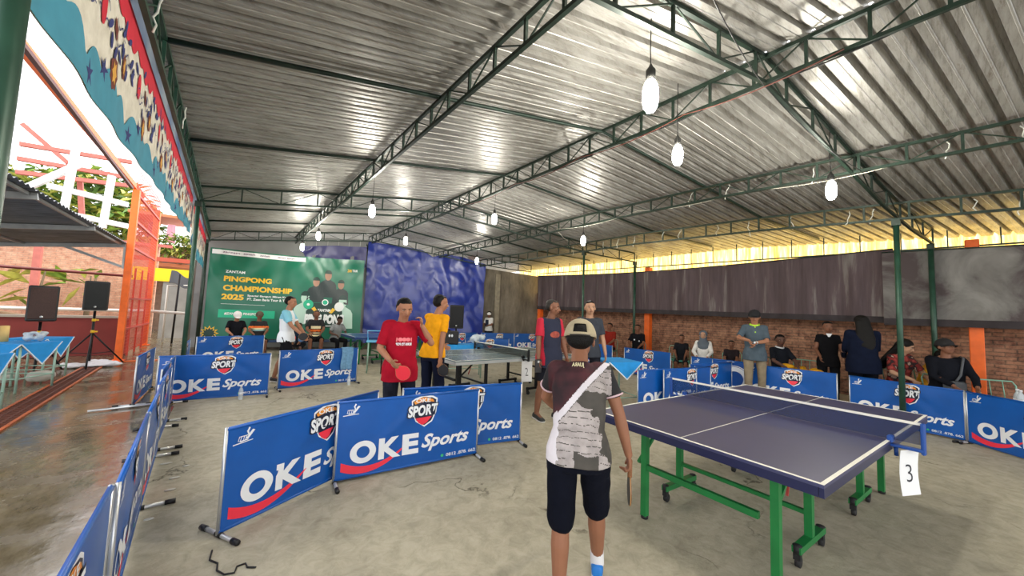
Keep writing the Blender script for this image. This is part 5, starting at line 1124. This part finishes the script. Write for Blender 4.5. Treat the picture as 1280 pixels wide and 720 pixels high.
# ================================================================ yard on the left
# lean-to roof with corrugated sheets
t = thing('lean_to_roof', 'low grey corrugated lean-to roof over the speakers on the left', 'roof', (-2.1, 5, 0))
zr = lambda x: 2.95 + .13 * x        # x measured from the high edge, negative to the left
def lt_fn(u, v):
    x = -4.6 * u; y = 8.3 * v; return (x, y, zr(x) + .016 * math.cos(y * 2 * PI / .16))
zn = mat('old_zinc', '#7d7f80', .45, .6, var=.25, vscale=3); gal = mat('galvanised', '#9a9d9d', .4, .6, var=.15)
mb = MB(); mb.sheet(lt_fn, 4, 400, (0, 0, .004)); mb.build('corrugated_sheet', zn, t)
mb = MB()
for y in (.1, 2.8, 5.5, 8.2): mb.beam((-.02, y, zr(0) - .06), (-4.6, y, zr(-4.6) - .06), .05, .09)
mb.build('rafter', gal, t); mb = MB()
for x in (-.1, -1.6, -3.1, -4.5): mb.beam((x, 0, zr(x) - .03), (x, 8.3, zr(x) - .03), .04, .04)
mb.build('purlin', gal, t); mb = MB(); mb.beam((-.05, 8.15, 2.35), (-1.0, 8.15, zr(-.9) - .1), .04, .06); mb.beam((-.02, 8.15, zr(0) - .1), (-.02, 8.15, 2.3), .04); mb.build('strut', gal, t)
for x in (-4.5,):
    for y in (.2, 8.1):
        mb = MB(); mb.beam((x, y, 0), (x, y, zr(x) - .05), .07); mb.build('post', gal, t)
# orange posts with red mesh fence
def yard_post(x, y, z, w_, label, m_=orange_p):
    t = thing('steel_column', label, 'column', (x, y, 0)); mb = MB(); mb.box((0, 0, z / 2), (w_, w_ * 1.3, z), bev=.008); mb.build('shaft', m_, t); mb = MB(); mb.box((0, 0, .008), (w_ * 1.8, w_ * 2, .016)); mb.build('base_plate', m_, t)
yard_post(-2.03, 13.2, 4.35, .13, 'orange steel column at the near end of the red mesh fence')
yard_post(-2.12, 17.4, 4.6, .16, 'orange steel column at the far end of the red mesh fence')
t = thing('mesh_fence', 'tall red wire mesh fence between the two orange columns', 'fence', (-2.05, 13.3, 0))
rm = mat('mesh_red', '#c8402c', .5)
mb = MB(); Z1 = 5.0
for k in range(60): y = 4.0 * k / 59; mb.beam((0, y, .1), (0, y, Z1), .005)
for k in range(56): z = .1 + (Z1 - .1) * k / 55; mb.beam((0, 0, z), (0, 4.0, z), .005)
mb.build('wire_mesh', rm, t); mb = MB()
for z in (.75, 1.55, 2.9, 3.6, 4.3): mb.beam((0, 0, z), (0, 4.0, z), .05)
for y in (1.0, 2.0, 3.0): mb.beam((0, y, 0), (0, y, 2.4), .04)
mb.build('rail', rm, t)
# steel skeleton above
t = thing('steel_skeleton', 'unfinished red and white steel roof skeleton against the white sky', 'structure', (0, 0, 0)); sal = mat('faded_red', '#b8685c', .6, var=.1); whs = mat('white_steel', '#dfe3e4', .5)
a_, b_ = onx(20, 40, -2.05), onx(172, 240, -2.05)
mb = MB(); mb.beam(onx(5, 30, -2.1), onx(178, 245, -2.1), .09, .12); mb.build('orange_beam', orange_p, t)
mb = MB(); mb.beam(onx(25, 52, -1.9) , onx(165, 235, -1.9), .05, .05); mb.build('dark_beam', mat('brown_steel', '#5c3630', .6), t)
mb = MB()
for (u0, v0, u1, v1) in ((25, 180, 165, 203), (22, 198, 160, 222), (28, 155, 85, 204), (20, 215, 160, 232), (100, 225, 104, 300)): mb.beam(ony(u0, v0, 20 + u0 * .004), ony(u1, v1, 20 + u0 * .004), .14)
mb.build('red_rafter', sal, t); mb = MB()
for (u0, v0, u1, v1) in ((104, 140, 80, 262), (140, 220, 128, 285), (10, 245, 100, 205), (60, 232, 160, 256), (60, 262, 160, 283)): mb.beam(ony(u0, v0, 19 - v1 * .002), ony(u1, v1, 19 - v1 * .002), .17)
mb.build('white_member', whs, t)
# yard walls
mb = MB(); mb.box((-9.9, 21.2, 1.9), (15, .25, 3.8)); mb.build('wall_yard', MATS['brick_yard'], kind='structure')
gwall = mat('yard_grey_wall', '#8f8c86', .9, var=.2, vscale=1.5, bump=.3)
mb = MB(); mb.box((.6, 20.4, 1.2), (5.4, .2, 2.6)); mb.build('wall_rear', gwall, kind='structure')
t = thing('low_wall', 'low maroon parapet wall behind the loudspeakers', 'wall', (-8.6, 14.6, 0)); mb = MB(); mb.box((0, 0, .5), (13.0, .14, 1.0)); mb.build('masonry', mat('maroon_wall', '#7c2c26', .7, var=.12, vscale=2), t); mb = MB(); mb.box((0, 0, 1.03), (13.0, .2, .06)); mb.build('coping', mat('coping', '#a89e90', .8), t)
t = thing('pipe_rail', 'dark red horizontal pipe rail crossing behind the loudspeakers', 'rail', (-2.1, 14.3, 0)); mb = MB(); mb.tube([(0, 0, 2.17), (-10, 0, 2.35)], .035, 8); mb.build('pipe', mat('maroon_pipe', '#6e2a28', .5), t)
for x in (-3.6, -7.5):
    mb = MB(); mb.beam((x + .9, 3.9, 0), (x + .9, 3.9, 3.9), .16); mb.build('upright', sal, t)
t = thing('white_pipe', 'white water pipe running along the yard wall', 'pipe', (-9, 17.5, 1.15)); mb = MB(); mb.tube([(-3, 0, 0), (6.9, 0, 0), (8.6, .3, -.1), (8.6, .3, -.9)], .05, 8); mb.build('pipe', mat('pvc_white', '#d6d2c8', .5), t)
t = thing('wall_rail', 'red rail along the top of the yard brick wall', 'rail', (-16, 21, 3.82)); mb = MB(); mb.beam((0, 0, 0), (14, 0, 0), .12); mb.build('bar', sal, t)
t = thing('timber_pole', 'weathered timber pole leaning against the yard wall', 'pole', (-6.2, 15.4, 0)); mb = MB(); mb.tube([(-4.5, 0, 2.5), (2.4, -.2, .9)], .07, 8); mb.build('pole', mat('old_wood', '#8f7558', .8, var=.2), t)
# yellow fascia, awning, balcony
t = thing('yellow_fascia', 'yellow painted fascia board above the grey rear wall', 'sign', (0, 20.3, 0)); mb = MB(); p0, p1 = ony(176, 355, 20.3), ony(258, 335, 20.3); mb.box(((p0.x + p1.x) / 2, 0, (p0.z + p1.z) / 2), (p1.x - p0.x + .8, .1, .52)); mb.build('board', mat('yellow_paint', '#f2cc10', .5), t)
mb = MB(); mb.box(((p0.x + p1.x) / 2, 0, p1.z + .2), (p1.x - p0.x + .8, .2, .16)); mb.build('brick_band', mat('red_band', '#b8543c', .7), t)
t = thing('awning', 'small black cloth awning on a white pipe frame', 'awning', (0, 18.6, 0)); q0, q1, q2, q3 = ony(211, 354, 18.4), ony(214, 342, 19.2), ony(262, 350, 19.2), ony(262, 358, 18.4)
Y0_ = lambda q: Vector((q.x, q.y - 18.6, q.z)); q1.z += .12; mb = MB(); mb.sheet(lambda u, v: Y0_(q0.lerp(q3, u)).lerp(Y0_(q1.lerp(q2, u)), v) + Vector((0, 0, -.10 * math.sin(PI * u) + .06 * math.sin(u * 12))), 16, 4, (0, 0, .01)); mb.build('canopy', mat('awning_black', '#26262a', .8), t)
mb = MB(); a_ = Y0_(ony(210, 357, 18.6)); c_ = Y0_(ony(262, 357, 18.6)); mb.tube([(a_.x, 0, 0), (a_.x, 0, a_.z), (c_.x, 0, c_.z)], .035, 8); mb.build('frame', mat('pvc_white', '#d6d2c8'), t)
t = thing('dark_pole', 'thin dark pole standing before the grey rear wall', 'pole', (ony(218, 392, 17.8).x, 17.8, 0)); mb = MB(); mb.tube([(0, 0, 0), (.05, 0, 2.5)], .03, 6); mb.build('pole', blk, t)
# foliage
leafm = [mat('leaf_green', '#7d9a3a', .6, var=.35, vscale=5), mat('leaf_yellow', '#b4b254', .6, var=.3, vscale=5), mat('leaf_dark', '#4c6a2c', .6, var=.3, vscale=5)]
def bush(name, label, c, size, nleaf, lm, ls=.25, seed=1, stems=5, group=None, cat='tree', z0=0):
    t = thing(name, label, cat, (c[0], c[1], z0), 0, group); rn = random.Random(seed); mb = MB()
    for _ in range(nleaf):
        while True:
            p = Vector((rn.uniform(-1, 1), rn.uniform(-1, 1), rn.uniform(-1, 1)))
            if .25 < p.length < 1: break
        p = Vector((p.x * size[0], p.y * size[1], c[2] - z0 + p.z * size[2])); d = Vector((rn.uniform(-1, 1), rn.uniform(-1, 1), rn.uniform(-.8, .6))).normalized(); s_ = d.cross(Vector((rn.uniform(-1, 1), .3, 1))).normalized() * ls * .16; L_ = ls * rn.uniform(.6, 1.3)
        mb.add([p, p + d * L_ * .5 + s_, p + d * L_ + Vector((0, 0, -.15 * L_)), p + d * L_ * .5 - s_], [(0, 1, 2, 3)], rn.randrange(len(lm)))
    mb.build('foliage', lm, t); mb = MB()
    for k in range(stems):
        a = rn.uniform(0, 2 * PI); mb.tube([(0, 0, 0), (.2 * size[0] * math.cos(a), .2 * size[1] * math.sin(a), (c[2] - z0) * .6), (.6 * size[0] * math.cos(a), .6 * size[1] * math.sin(a), c[2] - z0 + size[2] * .4)], [.07, .05, .02], 6)
    mb.build('trunk', mat('bark', '#6a5a44', .9, var=.2), t); return t
bush('palm_clump', 'pale green trees beyond the yard wall, left of the red skeleton', (-11.0, 26, 5.6), (4.5, 2, 2.3), 2600, leafm, .8, 3)
bush('palm_clump', 'yellow-green tree beyond the wall, behind the white steel members', (-5.6, 26, 5.4), (2.6, 1.8, 2.4), 1800, leafm, .7, 5)
bush('bush', 'dark green hedge right behind the brick wall under the lean-to', (-9.5, 23.6, 3.9), (5.5, 1, .9), 1600, [leafm[2], leafm[0]], .5, 7)
pp = ony(45, 345, 20.2); bush('banana_plant', 'pale banana leaves against the yard brick wall at far left', (pp.x, 20.2, pp.z - .1), (.7, .3, .8), 14, [leafm[0], leafm[1]], 1.0, 8, 3, cat='plant')
pp = ony(112, 345, 20.4); bush('banana_plant', 'pale leaves growing up the brick wall behind the right loudspeaker', (pp.x, 20.4, pp.z - .2), (.5, .3, .5), 12, [leafm[0], leafm[1]], .8, 9, 3, cat='plant')
# house with balcony behind the fascia
t = thing('balcony_house', 'house with a planted balcony and clothes line behind the yellow fascia', 'house', (0, 24, 0)); h0, h1 = ony(192, 345, 24), ony(262, 290, 24)
mb = MB(); mb.box(((h0.x + h1.x) / 2, 2.0, 2.2), (h1.x - h0.x + 2, .2, 4.4)); mb.build('wall', mat('house_wall', '#8a7464', .8, var=.2), t)
mb = MB(); mb.box(((h0.x + h1.x) / 2, .8, 5.55), (h1.x - h0.x + 2, 2.6, .12)); mb.box(((h0.x + h1.x) / 2, .6, 3.2), (h1.x - h0.x + 2, 2.6, .16)); mb.build('slab', mat('house_slab', '#c87850', .7), t)
mb = MB()
for k in range(14): mb.beam((h0.x - .8 + k * (h1.x - h0.x + 1.6) / 13, -.6, 3.3), (h0.x - .8 + k * (h1.x - h0.x + 1.6) / 13, -.6, 4.1), .05)
mb.beam((h0.x - .9, -.6, 4.1), (h1.x + .9, -.6, 4.1), .07); mb.build('balcony_rail', mat('rail_brown', '#a06a3c', .6), t)
bush('balcony_plant', 'row of yellow-green plants along the house balcony', ((h0.x + h1.x) / 2, 23.2, 4.1), ((h1.x - h0.x) / 2 + .8, .4, .55), 900, leafm, .3, 11, 3, cat='plant', z0=3.3)
for k, (xx, col) in enumerate(((.25, '#e8a0b0'), (.55, '#e4e0dc'), (.75, '#d84870'), (-.1, '#3a3c48'))):
    t = thing('hung_garment', ['pink', 'white', 'crimson', 'dark'][k] + ' garment hanging on the balcony line', 'garment', (h0.x + (h1.x - h0.x) * xx, 23.8, 4.3)); mb = MB(); mb.sheet(lambda u, v: (.35 * (u - .5) * (1 - .2 * v), .03 * math.sin(u * 7), .9 * v), 6, 6, (0, .01, 0)); mb.build('cloth', mat('garment_%d' % k, col, .9), t)
# loudspeakers on tripods
def loudspeaker(loc, zt_, zb_, w_, rz, label, tilt=0, grille='#1a1a1a', stand=True, tl='', spread=.45):
    h_ = zt_ - zb_; t = thing('loudspeaker', label, 'loudspeaker', (loc[0], loc[1], zb_), rz); bm_ = mat('speaker_box', '#1b1b1c', .55, var=.1); R_ = Matrix.Rotation(tilt, 3, 'X')
    mb = MB(); mb.box((0, 0, h_ / 2), (w_, w_ * .8, h_), bev=.02, M=R_); mb.build('cabinet', bm_, t)
    mb = MB(); mb.box(R_ @ Vector((0, -w_ * .41, 0)) + Vector((0, 0, h_ / 2)), (w_ * .86, .02, h_ * .88), bev=.006, M=R_); mb.build('grille', mat('grille_' + grille.strip('#'), grille, .6, .3, var=.3, vscale=80), t)
    mb = MB(); mb.lathe(R_ @ Vector((0, -w_ * .43, -h_ * .38)) + Vector((0, 0, h_ / 2)), [(.022, 0), (.022, .006)], 12, axis=(0, -1, 0)); mb.build('badge', steel_w, t)
    if stand:
        t = thing('tripod_stand', tl, 'stand', (loc[0], loc[1], 0), rz); mb = MB(); mb.tube([(0, 0, .12), (0, 0, zb_ - .01)], .022, 10); mb.build('pole', blk, t)
        yl = mat('yellow_clamp', '#e8b820', .5)
        for z in (.78, zb_ - .22): mb = MB(); mb.lathe((0, 0, z), [(.03, -.03), (.035, 0), (.03, .03)], 10); mb.box((.05, 0, z), (.05, .02, .03)); mb.build('clamp', yl, t)
        for k in range(3):
            a = 2 * PI * k / 3 + .5; mb = MB(); mb.tube([(0, 0, .75), (spread * math.cos(a), spread * math.sin(a), .02)], .016, 8); lg = mb.build('leg', blk, t)
            mb = MB(); mb.tube([(0, 0, .28), (spread * .62 * math.cos(a), spread * .62 * math.sin(a), .30)], .009, 6); mb.build('brace', blk, lg)
q = ony(44, 455, 11.6); loudspeaker((q.x, q.y), 1.74, 1.03, .39, .25, 'dark brown grille loudspeaker tilted on a stand, left one of two', -.06, '#3a2620', True, 'black stand beneath the left, brown-grilled loudspeaker', .4)
q = ony(111, 455, 12.3); loudspeaker((q.x, q.y), 1.92, 1.26, .38, .15, 'black loudspeaker on a tripod near the orange column', 0, '#1d1f1e', True, 'black tripod with yellow clamps near the orange column', .6)
q = gp(571, 10.5); loudspeaker((q[0], q[1]), 1.72, 1.05, .40, TOC(q) + PI, 'black loudspeaker standing before the blue tarpaulin', 0, '#101114', True, 'thin black stand under the loudspeaker by the tarpaulin', .3)
# blue covered tables in the yard
steel_table('small_table', 'small blue covered table with a plastic-wrapped item, left in the yard', (-2.64, 9.70, 0), -.45, (.62, .62), .76)
steel_table('small_table', 'further small blue covered table behind the wrapped item', (-2.70, 10.72, 0), -.3, (.6, .6), .76)
steel_table('small_table', 'small blue covered table cut by the left edge of the photo', (-2.62, 7.95, 0), -.2, (.6, .6), .74)
t = thing('plastic_bag', 'crumpled clear plastic wrapped item on the blue table', 'bag', (-2.50, 9.80, .775)); g = Geo()
rn = random.Random(4)
for k in range(14): g.ball(Vector((rn.uniform(-.10, .10), rn.uniform(-.07, .07), .04 + rn.uniform(0, .11))), (rn.uniform(.03, .06), rn.uniform(.03, .06), rn.uniform(.02, .05)))
g.build('wrap', mat('clear_wrap', '#c8d2d8', .2, alpha=.75, var=.2, vscale=20), t, .015, 1, wrinkle=.012)
t = thing('paper_roll', 'yellowish cardboard tube standing on the blue table', 'tube', (-2.84, 9.86, .772)); mb = MB(); mb.lathe((0, 0, 0), [(.05, 0), (.05, .26)], 14); mb.build('roll', mat('card', '#c8a868', .8), t)
t = thing('white_cloth_heap', 'heap of white cloth lying on the wet floor beside the tripod', 'cloth', (-2.28, 12.35, 0)); g = Geo(); rn = random.Random(9)
for k in range(16): g.ball(Vector((rn.uniform(-.45, .45), rn.uniform(-.3, .3), .03 + rn.uniform(0, .06))), (rn.uniform(.08, .2), rn.uniform(.08, .16), rn.uniform(.03, .06)))
g.build('fabric', mat('white_cloth', '#d8d4d8', .9), t, .02, 1, wrinkle=.012)
t = thing('storage_bag', 'white bundle on the ground under the blue table', 'bag', (-2.66, 10.3, 0)); g = Geo()
for k in range(6): g.ball(Vector((rn.uniform(-.3, .3), rn.uniform(-.1, .1), .12)), (.14, .12, .10))
g.build('fabric', mat('bundle', '#b8b4a8', .9), t, .02, 1, wrinkle=.01)
# drain grating
t = thing('drain_grate', 'long rusty orange drain grating set in the wet floor', 'grate', (-2.06, 7.0, 0)); ang_ = math.atan2(-.12, 5.0)
rust = mat('rust_orange', '#b45a2a', .6, var=.3, vscale=20); rustd = mat('rust_dark', '#5e2e1c', .7, var=.3, vscale=20)
mb = MB(); sk_ = lambda y: -.036 * y
for x in (-.14, .14): mb.beam((x + sk_(-4.5), -4.5, .008), (x + sk_(5.1), 5.1, .008), .035, .02)
mb.build('rim', rust, t); mb = MB(); mb.poly([(-.14 + sk_(-4.5), -4.5, .001), (.14 + sk_(-4.5), -4.5, .001), (.14 + sk_(5.1), 5.1, .001), (-.14 + sk_(5.1), 5.1, .001)]); mb.build('channel', mat('drain_dark', '#2c1a12', .8), t)
mb = MB()
for x in (-.05, .05): mb.beam((x + sk_(-4.5), -4.5, .008), (x + sk_(5.1), 5.1, .008), .022, .014)
for k in range(110): y = -4.4 + 9.4 * k / 109; mb.beam((-.13 + sk_(y), y, .008), (.13 + sk_(y), y, .008), .03, .012)
mb.build('bars', rustd, t)
t = thing('floor_rail', 'orange steel threshold lying on the floor at the fence gate', 'rail', (-2.03, 12.9, 0)); mb = MB(); mb.beam((0, 0, .01), (1.3, .2, .01), .05, .02); mb.build('bar', orange_p, t)
t = thing('pole_foot', 'white tube lying across the feet of the lone barrier', 'tube', (-.95, 7.42, 0)); mb = MB(); mb.tube([(-.42, -.02, .02), (.42, .1, .02)], .016, 8); mb.build('tube', steel_w, t)
# chairs without sitters, items along the wall and far end
chair_build('empty pale green tube chair right of the orange post', (9.1, -.35, 0), PI / 2 + .5)
chair_build('empty tube chair between the boy and the seated man in black', (9.8, 5.15, 0), PI / 2)
chair_build('empty tube chair holding a yellow shirt', (9.35, 2.15, 0), PI / 2)
t = thing('yellow_shirt', 'crumpled yellow shirt on a chair right of the umpire', 'shirt', (9.3, 2.15, .47)); g = Geo(); rn = random.Random(2)
for k in range(14): g.ball(Vector((rn.uniform(-.15, .15), rn.uniform(-.32, .32), .08 + rn.uniform(0, .16))), (rn.uniform(.06, .12), rn.uniform(.06, .12), .05))
g.build('fabric', mat('yellow_cloth', '#e0a010', .9, var=.1), t, .014, 1, wrinkle=.012)
for k, (x, y) in enumerate(((8.78, -.42), (8.86, -.50), (8.80, -.56), (8.9, -.40))): bottle(x, y, .47, 'clear water bottle in the bundle on the chair right of the orange post', 1.25)['group'] = 'water bottles on the chair'
t = thing('bottle_tray', 'board under the water bottles on the chair', 'tray', (8.84, -.46, .455)); mb = MB(); mb.box((0, 0, .006), (.4, .5, .012), bev=.004); mb.build('board', mat('tray', '#b8bcc0', .5), t)
q = gp(560, 8.6); t = thing('equipment_box', 'black equipment box with two white marks on the light blue table', 'box', (q[0], q[1], .77), TOC(q) + PI)
mb = MB(); mb.box((0, 0, .15), (.55, .3, .30), bev=.02); mb.build('case', mat('case_black', '#19191b', .6), t); mb = MB(); mb.ball((.06, -.155, .2), (.022, .004, .032)); mb.ball((.12, -.155, .2), (.022, .004, .032)); mb.build('marks', p_white, t)
steel_table('small_table', 'small table with a light blue cloth behind the grey table', (q[0] + .2, q[1] - .05, 0), TOC(q) + PI, (1.3, .5), .755, tri=False, skirt=.12, legm=pale_green)
q2 = gp(598, 8.7); t = thing('white_bag', 'pale plastic bag beside the black equipment box', 'bag', (q2[0], q2[1], .77)); g = Geo(); rn = random.Random(12)
for k in range(8): g.ball(Vector((rn.uniform(-.12, .12), rn.uniform(-.06, .06), .09 + rn.uniform(0, .1))), (.08, .07, .08))
g.build('plastic', mat('white_wrap', '#c4d0d8', .3, var=.15), t, .015, 1, wrinkle=.01)
q = gp(474, 8.9)
t = thing('plastic_chair', 'light blue plastic chair beyond the man in red', 'chair', (q[0], q[1], 0), TOC(q)); lbp = mat('light_blue_plastic', '#6fc0ea', .4); mb = MB(); mb.box((0, 0, .74), (.5, .42, .03), bev=.01); mb.build('seat', lbp, t)
for sx in (-1, 1):
    for sy in (-1, 1): mb = MB(); mb.tube([(sx * .2, sy * .18, 0), (sx * .2, sy * .18, .73)], .016, 6); mb.build('leg', pale_green, t)
mb = MB(); mb.tube([(-.22, -.18, .74), (-.24, -.2, .98), (.24, -.2, .98), (.22, -.18, .74)], .014, 6); mb.build('backrest', lbp, t)
q = gp(487, 8.8); t = thing('number_disc', 'black scoreboard disc with yellow digits behind the man in red', 'scoreboard', (q[0], q[1], .78), TOC(q) + PI); mb = MB(); mb.lathe((0, 0, .17), [(.11, -.02), (.11, .02)], 20, axis=(0, 1, 0)); mb.box((0, 0, .03), (.16, .08, .06)); mb.build('disc', blk, t)
mb = MB(); put_text(mb, '00', (-.07, .12, .07, .22), lambda u, v: (u, -.023, v), 0, bold=.05); mb.build('digits', mat('digit_yellow', '#f0c820', .5), t)
t = thing('score_stand', 'small table under the scoreboard disc', 'table', (q[0], q[1], 0), TOC(q) + PI); mb = MB(); mb.box((0, 0, .765), (.3, .3, .02)); mb.build('tabletop', blk, t)
for sx in (-1, 1):
    for sy in (-1, 1): mb = MB(); mb.tube([(sx * .12, sy * .12, 0), (sx * .12, sy * .12, .755)], .012, 6); mb.build('leg', blk, t)
q = gp(770, 6.35); steel_table('small_table', 'small blue covered table half hidden behind the man in the beige cap', (q[0], q[1], 0), -.35, (.62, .62), .80, skirt=.17)
# wire on the floor, floor scraps
cable_pts = [onz(u, v, .006) for u, v in ((265, 688), (262, 700), (272, 704), (271, 713), (280, 718), (293, 716), (296, 708), (307, 704), (309, 709), (320, 709))]
mb = MB(); tag(mb.tube(cable_pts, .005, 6).build('bent_wire', wire_m), 'bent piece of black wire lying near the bottom left of the hall floor', 'wire')
for k, (u, v) in enumerate(((181, 596), (218, 598), (207, 580), (233, 583), (212, 613), (225, 526), (186, 650))):
    q = onz(u, v, 0); g = MB(); g.ball((0, 0, .006), (.03 + .01 * (k % 3), .018, .006), nu=7, nv=5); o = g.build('paper_scrap', mat('scrap', '#d8d6cc', .9)); o.location = q; tag(o, 'small white scrap of paper on the floor beside the left barrier row', 'scrap', 'paper scraps by the left row')
